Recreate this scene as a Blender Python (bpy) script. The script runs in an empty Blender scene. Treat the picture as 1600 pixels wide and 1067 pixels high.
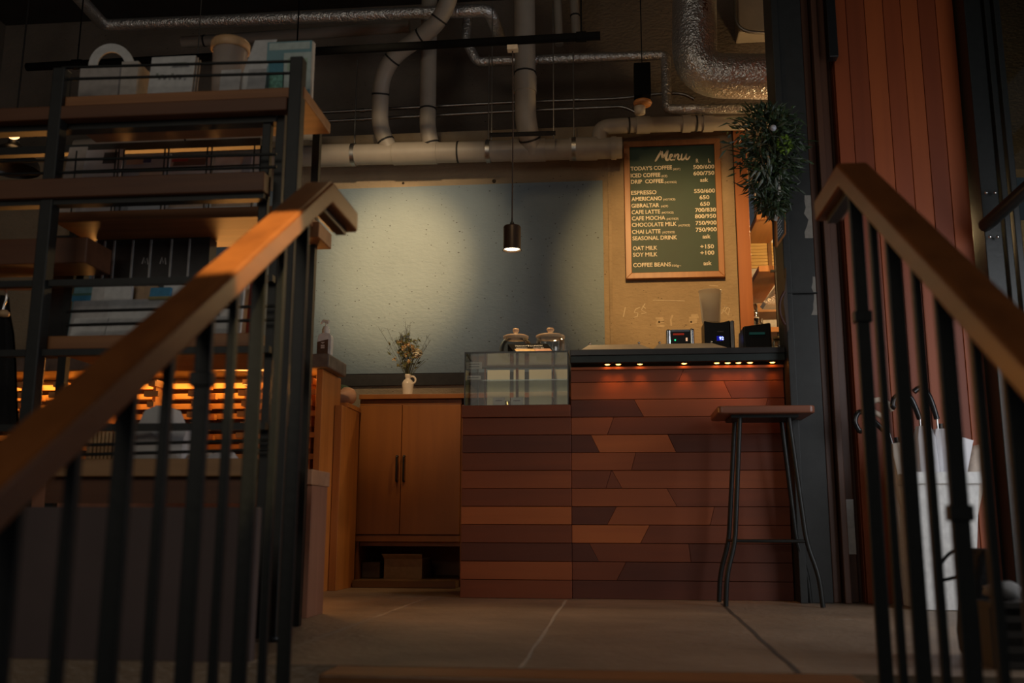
import bpy, bmesh, math, random
from mathutils import Vector, Matrix
random.seed(7)
PI = math.pi
SC = bpy.context.scene
COL = SC.collection

# ------------------------------------------------------------------ camera
F_PX = 1530.0
PITCH = math.atan(292 / F_PX); YAW = math.radians(5.9); ROLL = math.radians(0.2)
CAM = Vector((0, 0, .29))
FW = Vector((-math.sin(YAW) * math.cos(PITCH), math.cos(YAW) * math.cos(PITCH), math.sin(PITCH)))
R0 = Vector((math.cos(YAW), math.sin(YAW), 0)); U0 = R0.cross(FW)
RT = R0 * math.cos(ROLL) + U0 * math.sin(ROLL); UP = RT.cross(FW)
cd = bpy.data.cameras.new('camera'); cam = bpy.data.objects.new('camera', cd); COL.objects.link(cam)
cam.matrix_world = Matrix(((RT.x, UP.x, -FW.x, CAM.x), (RT.y, UP.y, -FW.y, CAM.y), (RT.z, UP.z, -FW.z, CAM.z), (0, 0, 0, 1)))
cd.sensor_width = 36; cd.lens = F_PX / 1600 * 36; cd.clip_start = .05
cd.dof.use_dof = True; cd.dof.focus_distance = 5.0; cd.dof.aperture_fstop = 2.8
SC.camera = cam
def pt(u, v, X=None, Y=None, Z=None):
    """room point seen at pixel (u, v) of the 1600x1067 photo, on a plane of known depth / side / height"""
    d = FW + RT * ((u - 800) / F_PX) - UP * ((v - 533.5) / F_PX)
    if Y is not None: t = (Y - CAM.y) / d.y
    elif X is not None: t = (X - CAM.x) / d.x
    else: t = (Z - CAM.z) / d.z
    return CAM + d * t

# ------------------------------------------------------------------ view, world, lights
vs = SC.view_settings
vs.view_transform = 'Standard'; vs.look = 'None'; vs.gamma = 1; vs.use_curve_mapping = False; vs.exposure = 0.0
w = bpy.data.worlds.new('world'); SC.world = w; w.use_nodes = True
w.node_tree.nodes['Background'].inputs[0].default_value = (.8, .9, 1, 1)
w.node_tree.nodes['Background'].inputs[1].default_value = .035
def aim(o, tgt):
    o.rotation_euler = (Vector(tgt) - o.location).to_track_quat('-Z', 'Y').to_euler()
def spot(name, loc, tgt, power, color, size=60, blend=.6, rad=.03):
    l = bpy.data.lights.new(name, 'SPOT'); l.energy = power; l.color = color; l.spot_size = math.radians(size); l.spot_blend = blend; l.shadow_soft_size = rad
    o = bpy.data.objects.new(name, l); COL.objects.link(o); o.location = loc; aim(o, tgt); return o
def area(name, loc, tgt, power, color, sx, sy):
    l = bpy.data.lights.new(name, 'AREA'); l.energy = power; l.color = color; l.shape = 'RECTANGLE'; l.size = sx; l.size_y = sy
    o = bpy.data.objects.new(name, l); COL.objects.link(o); o.location = loc; aim(o, tgt); return o
def point(name, loc, power, color, rad=.03):
    l = bpy.data.lights.new(name, 'POINT'); l.energy = power; l.color = color; l.shadow_soft_size = rad
    o = bpy.data.objects.new(name, l); COL.objects.link(o); o.location = loc; return o
WARM = (1, .66, .33); AMBER = (1, .50, .16); ORANGE = (1, .33, .055)
spot('panel_spotlight', (-1.00, 3.35, 2.80), (-1.26, 5.5, 1.80), 285, (1, .61, .25), 27, 1.0, .05)
spot('panel_wash', (-1.00, 3.40, 2.82), (-1.30, 5.5, 1.85), 105, (1, .74, .44), 45, 1.0, .05)
spot('cabinet_spotlight', (-1.15, 3.2, 2.55), (-1.10, 4.80, 1.14), 88, (1, .66, .34), 20, .9, .03)
spot('menu_spotlight', (.26, 3.2, 2.55), (.38, 5.5, 1.74), 195, (1, .60, .23), 36, .8, .03)
spot('counter_spotlight', (-.35, 3.3, 3.2), (-.1, 4.9, .9), 13, WARM, 95, .8, .04)
spot('handrail_spotlight', (.35, 1.2, 3.0), (-.645, 1.66, .81), 800, (1, .72, .30), 9, .25, .012)
spot('rack_spotlight', (-1.2, 4.2, 3.0), (-1.2, 2.7, 1.5), 5, WARM, 70, .8, .04)
area('rack_underside_fill', (-2.1, 4.335, .975), (-1.75, 2.8, 1.42), 15, (1, .42, .10), 1.2, .06)  # added fill, lifts the undersides of the rack shelves
area('strip_light_side_counter', (-2.25, 4.53, 1.004), (-2.25, 4.60, 0), 5.5, (1, .46, .10), 1.75, .03)
area('daylight_from_glass_door', (2.1, 2.45, 1.0), (1.15, 3.8, .25), 17, (.95, .96, 1), .9, 1.5)
area('front_fill', (-1.5, -2.2, 2.1), (-.1, 4, .8), 21, (1, .87, .70), 2.4, 1.5)  # added warm fill from behind the camera
point('kitchen_lamp', (1.50, 5.56, 1.95), 30, (1, .66, .30), .06)
point('kitchen_back_lamp', (1.6, 6.5, 2.3), 20, (1, .70, .36), .06)

# ------------------------------------------------------------------ materials
MATS = {}
def _nt(name):
    m = bpy.data.materials.new(name); m.use_nodes = True; nt = m.node_tree
    return m, nt, nt.nodes['Principled BSDF']
def plain(name, col, rough=.6, metal=0, bump=0, bscale=40, vary=.12, spec=.5, **kw):
    if name in MATS: return MATS[name]
    m, nt, b = _nt(name)
    tc = nt.nodes.new('ShaderNodeTexCoord'); n = nt.nodes.new('ShaderNodeTexNoise'); n.inputs['Scale'].default_value = bscale; n.inputs['Detail'].default_value = 5
    nt.links.new(tc.outputs['Object'], n.inputs['Vector'])
    r = nt.nodes.new('ShaderNodeValToRGB')
    r.color_ramp.elements[0].color = tuple(c * (1 - vary) for c in col) + (1,); r.color_ramp.elements[1].color = tuple(min(1, c * (1 + vary)) for c in col) + (1,)
    r.color_ramp.elements[0].position = .3; r.color_ramp.elements[1].position = .7
    nt.links.new(n.outputs[0], r.inputs[0]); nt.links.new(r.outputs[0], b.inputs['Base Color'])
    b.inputs['Roughness'].default_value = rough; b.inputs['Metallic'].default_value = metal
    b.inputs['Specular IOR Level'].default_value = spec
    if bump:
        bp = nt.nodes.new('ShaderNodeBump'); bp.inputs['Strength'].default_value = bump; bp.inputs['Distance'].default_value = .01
        nt.links.new(n.outputs[0], bp.inputs['Height']); nt.links.new(bp.outputs[0], b.inputs['Normal'])
    for k, v in kw.items(): b.inputs[k].default_value = v
    MATS[name] = m; return m
def wood(name, dark, light, grain='x', scale=1.0, rough=.45, bump=.05):
    if name in MATS: return MATS[name]
    m, nt, b = _nt(name)
    tc = nt.nodes.new('ShaderNodeTexCoord'); mp = nt.nodes.new('ShaderNodeMapping')
    s = {'x': (1.6, 26, 26), 'y': (26, 1.6, 26), 'z': (26, 26, 1.6)}[grain]
    mp.inputs['Scale'].default_value = tuple(a * scale for a in s)
    n = nt.nodes.new('ShaderNodeTexNoise'); n.inputs['Scale'].default_value = 1; n.inputs['Detail'].default_value = 8; n.inputs['Distortion'].default_value = .6
    nt.links.new(tc.outputs['Object'], mp.inputs[0]); nt.links.new(mp.outputs[0], n.inputs['Vector'])
    n2 = nt.nodes.new('ShaderNodeTexNoise'); n2.inputs['Scale'].default_value = 2.2; nt.links.new(tc.outputs['Object'], n2.inputs['Vector'])
    mx = nt.nodes.new('ShaderNodeMath'); mx.operation = 'MULTIPLY_ADD'; mx.inputs[1].default_value = .45; nt.links.new(n2.outputs[0], mx.inputs[0])
    sc = nt.nodes.new('ShaderNodeMath'); sc.operation = 'MULTIPLY'; sc.inputs[1].default_value = .62; nt.links.new(n.outputs[0], sc.inputs[0]); nt.links.new(sc.outputs[0], mx.inputs[2])
    r = nt.nodes.new('ShaderNodeValToRGB'); r.color_ramp.elements[0].position = .36; r.color_ramp.elements[1].position = .66
    r.color_ramp.elements[0].color = dark + (1,); r.color_ramp.elements[1].color = light + (1,)
    nt.links.new(mx.outputs[0], r.inputs[0]); nt.links.new(r.outputs[0], b.inputs['Base Color'])
    b.inputs['Roughness'].default_value = rough
    bp = nt.nodes.new('ShaderNodeBump'); bp.inputs['Strength'].default_value = bump; bp.inputs['Distance'].default_value = .004
    nt.links.new(n.outputs[0], bp.inputs['Height']); nt.links.new(bp.outputs[0], b.inputs['Normal'])
    MATS[name] = m; return m
def emit(name, col, strength):
    if name in MATS: return MATS[name]
    m, nt, b = _nt(name); b.inputs['Base Color'].default_value = (0, 0, 0, 1)
    b.inputs['Emission Color'].default_value = col + (1,); b.inputs['Emission Strength'].default_value = strength
    MATS[name] = m; return m
def glass(name, tint=(1, 1, 1), rough=.02, mix=.12):
    """thin clear pane: mostly transparent with a fresnel-like gloss"""
    if name in MATS: return MATS[name]
    m = bpy.data.materials.new(name); m.use_nodes = True; nt = m.node_tree; nt.nodes.clear()
    o = nt.nodes.new('ShaderNodeOutputMaterial'); t = nt.nodes.new('ShaderNodeBsdfTransparent'); g = nt.nodes.new('ShaderNodeBsdfGlossy')
    t.inputs[0].default_value = tint + (1,); g.inputs['Roughness'].default_value = rough
    lw = nt.nodes.new('ShaderNodeLayerWeight'); lw.inputs[0].default_value = .25
    ma = nt.nodes.new('ShaderNodeMath'); ma.operation = 'MULTIPLY_ADD'; ma.inputs[1].default_value = .7; ma.inputs[2].default_value = mix
    nt.links.new(lw.outputs['Fresnel'], ma.inputs[0]); ma.use_clamp = True
    x = nt.nodes.new('ShaderNodeMixShader'); nt.links.new(ma.outputs[0], x.inputs[0]); nt.links.new(t.outputs[0], x.inputs[1]); nt.links.new(g.outputs[0], x.inputs[2]); nt.links.new(x.outputs[0], o.inputs[0])
    MATS[name] = m; return m
def translucent(name, col, alpha=.6):
    if name in MATS: return MATS[name]
    m, nt, b = _nt(name); b.inputs['Base Color'].default_value = col + (1,); b.inputs['Roughness'].default_value = .3; b.inputs['Alpha'].default_value = alpha
    n = nt.nodes.new('ShaderNodeTexNoise'); n.inputs['Scale'].default_value = 30; bp = nt.nodes.new('ShaderNodeBump'); bp.inputs['Strength'].default_value = .15
    nt.links.new(n.outputs[0], bp.inputs['Height']); nt.links.new(bp.outputs[0], b.inputs['Normal'])
    MATS[name] = m; return m
def concrete(name, base, spots, rough=.85, pit=1.0, blotch=.25, bumpk=.45):
    """cast concrete: cloudy tone, small dark air holes, fine bump"""
    if name in MATS: return MATS[name]
    m, nt, b = _nt(name); L = nt.links.new
    tc = nt.nodes.new('ShaderNodeTexCoord')
    n = nt.nodes.new('ShaderNodeTexNoise'); n.inputs['Scale'].default_value = 2.4; n.inputs['Detail'].default_value = 9; n.inputs['Roughness'].default_value = .62
    L(tc.outputs['Object'], n.inputs['Vector'])
    r = nt.nodes.new('ShaderNodeValToRGB'); r.color_ramp.elements[0].position = .3; r.color_ramp.elements[1].position = .72
    r.color_ramp.elements[0].color = tuple(c * (1 - blotch) for c in base) + (1,); r.color_ramp.elements[1].color = tuple(c * (1 + blotch * .6) for c in base) + (1,)
    L(n.outputs[0], r.inputs[0])
    mp = nt.nodes.new('ShaderNodeMapping'); mp.inputs['Scale'].default_value = (1, 1, 1.7); L(tc.outputs['Object'], mp.inputs[0])
    vo = nt.nodes.new('ShaderNodeTexVoronoi'); vo.inputs['Scale'].default_value = 26; vo.inputs['Randomness'].default_value = 1; L(mp.outputs[0], vo.inputs['Vector'])
    n3 = nt.nodes.new('ShaderNodeTexNoise'); n3.inputs['Scale'].default_value = 7; L(tc.outputs['Object'], n3.inputs['Vector'])
    th = nt.nodes.new('ShaderNodeMath'); th.operation = 'MULTIPLY_ADD'; th.inputs[1].default_value = .34; th.inputs[2].default_value = -.075 - .02 / max(pit, .1); L(n3.outputs[0], th.inputs[0])
    lt = nt.nodes.new('ShaderNodeMath'); lt.operation = 'LESS_THAN'; L(vo.outputs['Distance'], lt.inputs[0]); L(th.outputs[0], lt.inputs[1])
    mx = nt.nodes.new('ShaderNodeMixRGB'); mx.inputs[2].default_value = spots + (1,); L(lt.outputs[0], mx.inputs[0]); L(r.outputs[0], mx.inputs[1]); L(mx.outputs[0], b.inputs['Base Color'])
    b.inputs['Roughness'].default_value = rough
    n4 = nt.nodes.new('ShaderNodeTexNoise'); n4.inputs['Scale'].default_value = 38; n4.inputs['Detail'].default_value = 6; L(mp.outputs[0], n4.inputs['Vector'])
    sb = nt.nodes.new('ShaderNodeMath'); sb.operation = 'SUBTRACT'; L(n4.outputs[0], sb.inputs[0]); L(lt.outputs[0], sb.inputs[1])
    bp = nt.nodes.new('ShaderNodeBump'); bp.inputs['Strength'].default_value = bumpk; bp.inputs['Distance'].default_value = .012; L(sb.outputs[0], bp.inputs['Height']); L(bp.outputs[0], b.inputs['Normal'])
    MATS[name] = m; return m
def foil(name):
    m, nt, b = _nt(name); L = nt.links.new
    tc = nt.nodes.new('ShaderNodeTexCoord'); n = nt.nodes.new('ShaderNodeTexNoise'); n.inputs['Scale'].default_value = 26; n.inputs['Detail'].default_value = 6; n.inputs['Distortion'].default_value = 1.2
    v = nt.nodes.new('ShaderNodeTexVoronoi'); v.inputs['Scale'].default_value = 95
    L(tc.outputs['Object'], n.inputs['Vector']); L(tc.outputs['Object'], v.inputs['Vector'])
    ad = nt.nodes.new('ShaderNodeMath'); ad.operation = 'MULTIPLY_ADD'; ad.inputs[1].default_value = .25; L(v.outputs['Distance'], ad.inputs[0]); L(n.outputs[0], ad.inputs[2])
    bp = nt.nodes.new('ShaderNodeBump'); bp.inputs['Strength'].default_value = .55; bp.inputs['Distance'].default_value = .02; L(ad.outputs[0], bp.inputs['Height']); L(bp.outputs[0], b.inputs['Normal'])
    b.inputs['Base Color'].default_value = (.86, .85, .83, 1); b.inputs['Metallic'].default_value = .88; b.inputs['Roughness'].default_value = .36
    MATS[name] = m; return m
STEEL = plain('black_steel', (.015, .0165, .0155), .42, .3, bump=.05, bscale=60)
STEEL2 = plain('dark_grey_steel', (.024, .0255, .0245), .5, .2, bump=.05, bscale=30)
BLACK = plain('black_plastic', (.008, .008, .0085), .4); MATTE = plain('matte_black', (.006, .006, .006), .9, spec=.05)
CHROME = plain('chrome', (.75, .75, .76), .18, 1)
GREYMET = plain('galvanised_metal', (.42, .41, .39), .38, 1, bump=.05)
PVC = plain('grey_plastic_pipe', (.40, .345, .28), .5, bscale=9, vary=.08)
RUBBER = plain('dark_rubber_ring', (.02, .018, .016), .7)
FOIL = foil('foil')
HANDW = wood('handrail_wood', (.155, .050, .014), (.25, .083, .022), 'y', .8, .34)
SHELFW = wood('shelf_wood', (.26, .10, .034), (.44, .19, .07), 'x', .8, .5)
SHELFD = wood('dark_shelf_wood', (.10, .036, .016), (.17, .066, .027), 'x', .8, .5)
CABW = wood('cabinet_wood', (.21, .068, .009), (.28, .096, .014), 'z', .7, .42)
ENDW = wood('counter_end_wood', (.36, .125, .026), (.54, .20, .045), 'z', .7, .45)
POSTW = wood('red_brown_post_wood', (.34, .10, .024), (.47, .15, .038), 'z', .6, .4)
DARKW = wood('dark_post_wood', (.055, .022, .012), (.09, .036, .018), 'z', .6, .45)
PALEW = wood('pale_wood', (.52, .33, .16), (.66, .45, .24), 'x', .8, .5)
FRAMEW = wood('board_frame_wood', (.28, .105, .03), (.42, .17, .05), 'z', .9, .4)
BLOCKW = wood('lattice_wood', (.46, .22, .07), (.62, .33, .11), 'x', .9, .5)
TONES = [wood('plank_tone_a', (.085, .018, .006), (.125, .027, .008), 'x', .8, .55),
         wood('plank_tone_b', (.16, .034, .008), (.22, .048, .011), 'x', .8, .55),
         wood('plank_tone_c', (.26, .058, .012), (.34, .080, .016), 'x', .8, .55),
         wood('plank_tone_d', (.38, .092, .017), (.48, .122, .023), 'x', .8, .55)]
VTONES = [wood('board_tone_a', (.17, .031, .006), (.21, .040, .008), 'z', .7, .55), wood('board_tone_b', (.21, .039, .007), (.26, .050, .009), 'z', .7, .55),
          wood('board_tone_c', (.26, .052, .009), (.32, .068, .012), 'z', .7, .55)]
WHITE = plain('white_plastic', (.72, .72, .70), .4)
PAPER = plain('white_paper', (.62, .61, .60), .8)
CREAM = plain('cream_ceramic', (.80, .70, .58), .25, vary=.05)
GLASS = glass('clear_glass', (.93, .96, .95), .02, .0)
JARG = glass('jar_glass', (.95, .95, .92), .03, .03)
DOORG = glass('door_glass', (.55, .60, .60), .03, .05)

# ------------------------------------------------------------------ mesh builder
class MB:
    def __init__(s): s.v = []; s.f = []; s.m = []; s.s = []; s.T = None
    def _a(s, vs_, fs, m=0, smooth=False):
        o = len(s.v)
        for p in vs_:
            p = Vector(p); s.v.append(s.T @ p if s.T else p)
        for f in fs: s.f.append([i + o for i in f]); s.m.append(m); s.s.append(smooth)
    def hexa(s, P, m=0):   # P: bottom 4 ccw, top 4
        s._a(P, [(3, 2, 1, 0), (4, 5, 6, 7), (0, 1, 5, 4), (1, 2, 6, 5), (2, 3, 7, 6), (3, 0, 4, 7)], m)
    def box(s, x0, x1, y0, y1, z0, z1, m=0):
        s.hexa([(x0, y0, z0), (x1, y0, z0), (x1, y1, z0), (x0, y1, z0), (x0, y0, z1), (x1, y0, z1), (x1, y1, z1), (x0, y1, z1)], m); return s
    def prism(s, poly, y0, y1, m=0):   # polygon in XZ extruded along Y
        n = len(poly)
        V = [(x, y0, z) for x, z in poly] + [(x, y1, z) for x, z in poly]
        F = [tuple(range(n)), tuple(range(2 * n - 1, n - 1, -1))] + [(i, i + n, (i + 1) % n + n, (i + 1) % n) for i in range(n)]
        s._a(V, F, m); return s
    def prism_z(s, poly, z0, z1, m=0):
        n = len(poly)
        V = [(x, y, z0) for x, y in poly] + [(x, y, z1) for x, y in poly]
        F = [tuple(range(n - 1, -1, -1)), tuple(range(n, 2 * n))] + [(i, (i + 1) % n, (i + 1) % n + n, i + n) for i in range(n)]
        s._a(V, F, m); return s
    def tube(s, path, r, n=10, m=0, caps=True):
        P = [Vector(p) for p in path]; k = len(P)
        rs = r if isinstance(r, (list, tuple)) else [r] * k
        t = [(P[min(i + 1, k - 1)] - P[max(i - 1, 0)]).normalized() for i in range(k)]
        a = Vector((0, 0, 1)) if abs(t[0].z) < .9 else Vector((1, 0, 0))
        nrm = (a - t[0] * a.dot(t[0])).normalized(); V = []
        for i in range(k):
            nrm = (nrm - t[i] * nrm.dot(t[i])).normalized(); bi = t[i].cross(nrm)
            for j in range(n):
                an = 2 * PI * j / n; V.append(P[i] + (nrm * math.cos(an) + bi * math.sin(an)) * rs[i])
        F = [(i * n + j, i * n + (j + 1) % n, (i + 1) * n + (j + 1) % n, (i + 1) * n + j) for i in range(k - 1) for j in range(n)]
        s._a(V, F, m, n > 5)
        if caps: s._a(V[:n], [tuple(range(n - 1, -1, -1))], m); s._a(V[-n:], [tuple(range(n))], m)
        return s
    def rod(s, a, b, r, n=8, m=0): return s.tube([a, b], r, n, m)
    def lathe(s, c, prof, n=24, m=0, rot=None):
        c = Vector(c); V = []
        for r, z in prof:
            for j in range(n):
                an = 2 * PI * j / n; p = Vector((r * math.cos(an), r * math.sin(an), z))
                if rot: p = rot @ p
                V.append(c + p)
        F = [(i * n + j, i * n + (j + 1) % n, (i + 1) * n + (j + 1) % n, (i + 1) * n + j) for i in range(len(prof) - 1) for j in range(n)]
        s._a(V, F, m, True); return s
    def ball(s, c, r, nu=10, nv=8, m=0, sc=(1, 1, 1), rot=None, bump=0):
        c = Vector(c); V = []
        for i in range(nv + 1):
            ph = PI * i / nv
            for j in range(nu):
                an = 2 * PI * j / nu; k = 1 + (random.uniform(-bump, bump) if bump else 0)
                p = Vector((r * sc[0] * math.sin(ph) * math.cos(an), r * sc[1] * math.sin(ph) * math.sin(an), r * sc[2] * math.cos(ph))) * k
                if rot: p = rot @ p
                V.append(c + p)
        F = [(i * nu + j, (i + 1) * nu + j, (i + 1) * nu + (j + 1) % nu, i * nu + (j + 1) % nu) for i in range(nv) for j in range(nu)]
        s._a(V, F, m, True); return s
    def leaf(s, base, d, up, L, W, m=0, curl=.2):
        d = Vector(d).normalized(); sd = d.cross(Vector(up)); sd = sd.normalized() if sd.length > 1e-4 else Vector((1, 0, 0)); nu = sd.cross(d)
        b = Vector(base)
        s._a([b, b + d * L * .45 + sd * W * .5 - nu * L * curl * .15, b + d * L - nu * L * curl, b + d * L * .45 - sd * W * .5 - nu * L * curl * .15, b + d * L * .5 + nu * W * .12], [(0, 1, 4), (1, 2, 4), (2, 3, 4), (3, 0, 4)], m); return s
    def build(s, name, mats, parent=None, loc=None, bevel=0, seg=2):
        if not isinstance(mats, (list, tuple)): mats = [mats]
        off = Vector((0, 0, 0)); q = parent
        while q: off += q.location; q = q.parent
        if parent is None:
            if loc is None:
                xs = [p.x for p in s.v]; ys = [p.y for p in s.v]; zs = [p.z for p in s.v]
                loc = ((min(xs) + max(xs)) / 2, (min(ys) + max(ys)) / 2, min(zs))
            off = Vector(loc)
        me = bpy.data.meshes.new(name); me.from_pydata([p - off for p in s.v], [], s.f); me.update()
        for m in mats: me.materials.append(m)
        me.polygons.foreach_set('material_index', s.m); me.polygons.foreach_set('use_smooth', s.s)
        bm = bmesh.new(); bm.from_mesh(me); bmesh.ops.recalc_face_normals(bm, faces=bm.faces); bm.to_mesh(me); bm.free()
        o = bpy.data.objects.new(name, me); COL.objects.link(o)
        if parent: o.parent = parent
        else: o.location = off
        if bevel:
            b = o.modifiers.new('bevel', 'BEVEL'); b.width = bevel; b.segments = seg; b.limit_method = 'ANGLE'; b.angle_limit = math.radians(40)
        return o
def thing(name, label, cat, loc=(0, 0, 0), group=None):
    o = bpy.data.objects.new(name, None); COL.objects.link(o); o.location = loc; o.empty_display_size = .05
    o['label'] = label; o['category'] = cat
    if group: o['group'] = group
    return o
def tag(o, label, cat, group=None, kind=None):
    o['label'] = label; o['category'] = cat
    if group: o['group'] = group
    if kind: o['kind'] = kind
    return o
def struct(o, label=None):
    o['kind'] = 'structure'
    if label: o['label'] = label
    return o
def dup(root, loc, label=None):
    r = root.copy(); COL.objects.link(r); r.location = loc
    if label: r['label'] = label
    for ch in list(root.children):
        c = ch.copy(); COL.objects.link(c); c.parent = r
        for g in ch.children:
            d = g.copy(); COL.objects.link(d); d.parent = c
    return r
def fillet(P, r, n=6):
    P = [Vector(p) for p in P]; out = [P[0]]
    for i in range(1, len(P) - 1):
        a = P[i - 1] - P[i]; b = P[i + 1] - P[i]; d = min(r, a.length * .48, b.length * .48)
        p0 = P[i] + a.normalized() * d; p1 = P[i] + b.normalized() * d
        for k in range(n + 1):
            t = k / n; out.append(p0 * (1 - t) ** 2 + P[i] * 2 * t * (1 - t) + p1 * t * t)
    out.append(P[-1]); return out
def px(u, v, Y): return pt(u, v, Y=Y)
def text(mb, string, org, xd, yd, height, width=None, bold=.012, m=0, depth=.0006, shear=0, align='L'):
    """flat lettering: cap height and width in metres, laid along xd / yd from org"""
    cu = bpy.data.curves.new('lettering', 'FONT'); cu.body = string; cu.size = 1; cu.offset = bold; cu.shear = shear; cu.resolution_u = 3
    cu.extrude = 0
    o = bpy.data.objects.new('lettering', cu); COL.objects.link(o)
    me = bpy.data.meshes.new_from_object(o.evaluated_get(bpy.context.evaluated_depsgraph_get()))
    xs = [v.co.x for v in me.vertices]; x0, x1 = min(xs), max(xs)
    cap = .70
    sx = (width / (x1 - x0)) if width else height / cap
    xd = Vector(xd); yd = Vector(yd); nz = xd.cross(yd).normalized(); org = Vector(org)
    ox = x0 if align == 'L' else (x0 + x1) / 2
    V = [org + xd * ((v.co.x - ox) * sx) + yd * (v.co.y * height / cap) + nz * depth for v in me.vertices]
    mb._a(V, [tuple(p.vertices) for p in me.polygons], m)
    bpy.data.objects.remove(o); bpy.data.meshes.remove(me); bpy.data.curves.remove(cu)
def ribbon(mb, P, wid, nrm, m=0):
    """flat brush stroke along P lying in the plane with normal nrm"""
    P = [Vector(p) for p in P]; nrm = Vector(nrm); k = len(P); V = []
    for i in range(k):
        t = (P[min(i + 1, k - 1)] - P[max(i - 1, 0)]).normalized(); s_ = nrm.cross(t).normalized(); ww = wid[i] if isinstance(wid, list) else wid
        V += [P[i] + s_ * ww / 2, P[i] - s_ * ww / 2]
    mb._a(V, [(2 * i, 2 * i + 1, 2 * i + 3, 2 * i + 2) for i in range(k - 1)], m)
def curve(P, n=6):
    """Catmull-Rom through 2-D / 3-D points"""
    P = [Vector(p) for p in P]; Q = [P[0]] + P + [P[-1]]; out = []
    for i in range(1, len(Q) - 2):
        for k in range(n):
            t = k / n; a, b, c, d = Q[i - 1], Q[i], Q[i + 1], Q[i + 2]
            out.append(.5 * ((2 * b) + (c - a) * t + (2 * a - 5 * b + 4 * c - d) * t * t + (-a + 3 * b - 3 * c + d) * t ** 3))
    out.append(P[-1]); return out

# ================================================================== THE SETTING
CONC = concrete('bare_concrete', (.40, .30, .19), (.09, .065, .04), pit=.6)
CONCD = concrete('shade_dark_concrete', (.20, .16, .125), (.03, .025, .02), pit=.5)  # upper wall's shade is put into this darker copy of the concrete
BLUEP = concrete('blue_panel_concrete', (.215, .285, .335), (.055, .065, .07), rough=.62, pit=3.5, blotch=.10, bumpk=.28)
FLOORM = concrete('floor_concrete', (.30, .215, .145), (.15, .105, .065), rough=.45, pit=.2, blotch=.4)
BW = 5.5
def slab(name, x0, x1, y0, y1, z0, z1, mat, label=None):
    return struct(MB().box(x0, x1, y0, y1, z0, z1).build(name, mat), label)
wall_back = slab('wall_back', -4.2, .745, BW, BW + .35, -.1, 2.64, CONC)
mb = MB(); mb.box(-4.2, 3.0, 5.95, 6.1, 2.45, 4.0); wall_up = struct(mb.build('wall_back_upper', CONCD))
slab('wall_left', -4.35, -4.2, -.5, 6.1, -.8, 4.0, plain('dark_plaster', (.16, .135, .105), .9, bump=.1, bscale=8))
slab('wall_far', .745, 3.2, 7.0, 7.15, -.1, 2.45, plain('pale_kitchen_wall', (.62, .56, .48), .85))
slab('wall_right_far', 3.0, 3.15, 3.9, 7.0, -.8, 4.0, CONCD)
slab('ceiling', -4.35, 3.15, -.5, 6.1, 3.75, 3.9, plain('dark_ceiling_paint', (.05, .045, .04), .9, bump=.1, bscale=6))
mb = MB(); mb.box(-4.2, 3.0, 2.15, 7.0, -.12, 0)
fl = struct(mb.build('floor', FLOORM))
# joints and chips in the floor, 0.6 m bays
mb = MB()
GR = plain('pale_joint_mortar', (.42, .34, .26), .8); DJ = plain('dark_joint', (.07, .05, .035), .8)
for X, m in ((-.79, 0), (-.202, 0)):
    P = [(X + random.uniform(-.004, .004) + (.0), 2.15 + k * .17, .0006) for k in range(13)]
    ribbon(mb, P, [random.uniform(.006, .014) for _ in P], (0, 0, 1), m)
P = [(.372 + .045 * k / 12 + random.uniform(-.003, .003), 2.15 + k * .16, .0006) for k in range(13)]
ribbon(mb, P, .013, (0, 0, 1), 1)
for u, v, L, W in ((835, 963, .08, .02), (900, 967, .03, .012), (735, 993, .05, .02), (960, 1000, .18, .008), (845, 985, .05, .02), (1325, 968, .055, .018), (1163, 951, .02, .02)):
    c = pt(u, v, Z=.0007); P = [c + Vector((L * (k / 5 - .5), random.uniform(-W, W) * .5, 0)) for k in range(6)]
    ribbon(mb, P, [W * .3, W, W * 1.3, W, W * .8, W * .2], (0, 0, 1), 0)
mb.build('floor_joint', [GR, DJ], fl)
slab('floor_lower', -4.2, 3.0, -.5, 2.13, -1.0, -.88, CONCD)

# blue painted field on the concrete wall
a = px(500, 585, BW); b = px(942, 285, BW)
pn = struct(MB().box(-3.3, -.037, BW - .022, BW, 1.165, 2.292).build('trim_1', BLUEP), 'blue grey textured panel on the back wall')
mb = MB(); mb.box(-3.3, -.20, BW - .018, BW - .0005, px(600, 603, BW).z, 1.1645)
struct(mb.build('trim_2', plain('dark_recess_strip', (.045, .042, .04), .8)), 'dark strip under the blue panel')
# marks on the concrete: cone ties, chalk figures, plaster dabs, form joints
mb = MB(); Y = BW - .0012
for u, v, r in ((1030, 503, .006), (1080, 503, .006), (772, 283, .012), (630, 286, .008), (613, 601, .007)):
    c = px(u, v, Y); mb.lathe(c, [(r, -.0004), (r, .0004), (.0001, .0004)], 12, 0, Matrix.Rotation(PI / 2, 3, 'X'))
def mark(P, wd, m): ribbon(mb, [px(u, v, BW - .0009) for u, v in P], wd, (0, -1, 0), m)
for P in (((977, 480), (974, 495)), ((1000, 480), (993, 483), (991, 488), (997, 489), (996, 494), (990, 496)), ((1008, 474), (1002, 484), (1010, 489), (1002, 490)), ((1004, 478), (1009, 482)),
          ((1132, 487), (1136, 481), (1134, 478), (1130, 484), (1138, 492), (1140, 482), (1132, 478)), ((1127, 490), (1131, 485), (1128, 484))):
    mark(P, .0045, 1)
for u, v, wd, hh in ((1031, 503, 13, 15), (1085, 499, 13, 16)):
    for k in range(4): mark([(u - wd / 2 + random.uniform(-2, 2), v - hh / 2 + k * hh / 4 + 2), (u + wd / 2 + random.uniform(-3, 2), v - hh / 2 + k * hh / 4 + random.uniform(0, 3))], .013, 2)
mark([(1051, 492), (1048, 500), (1049, 509)], .010, 2)
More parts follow.
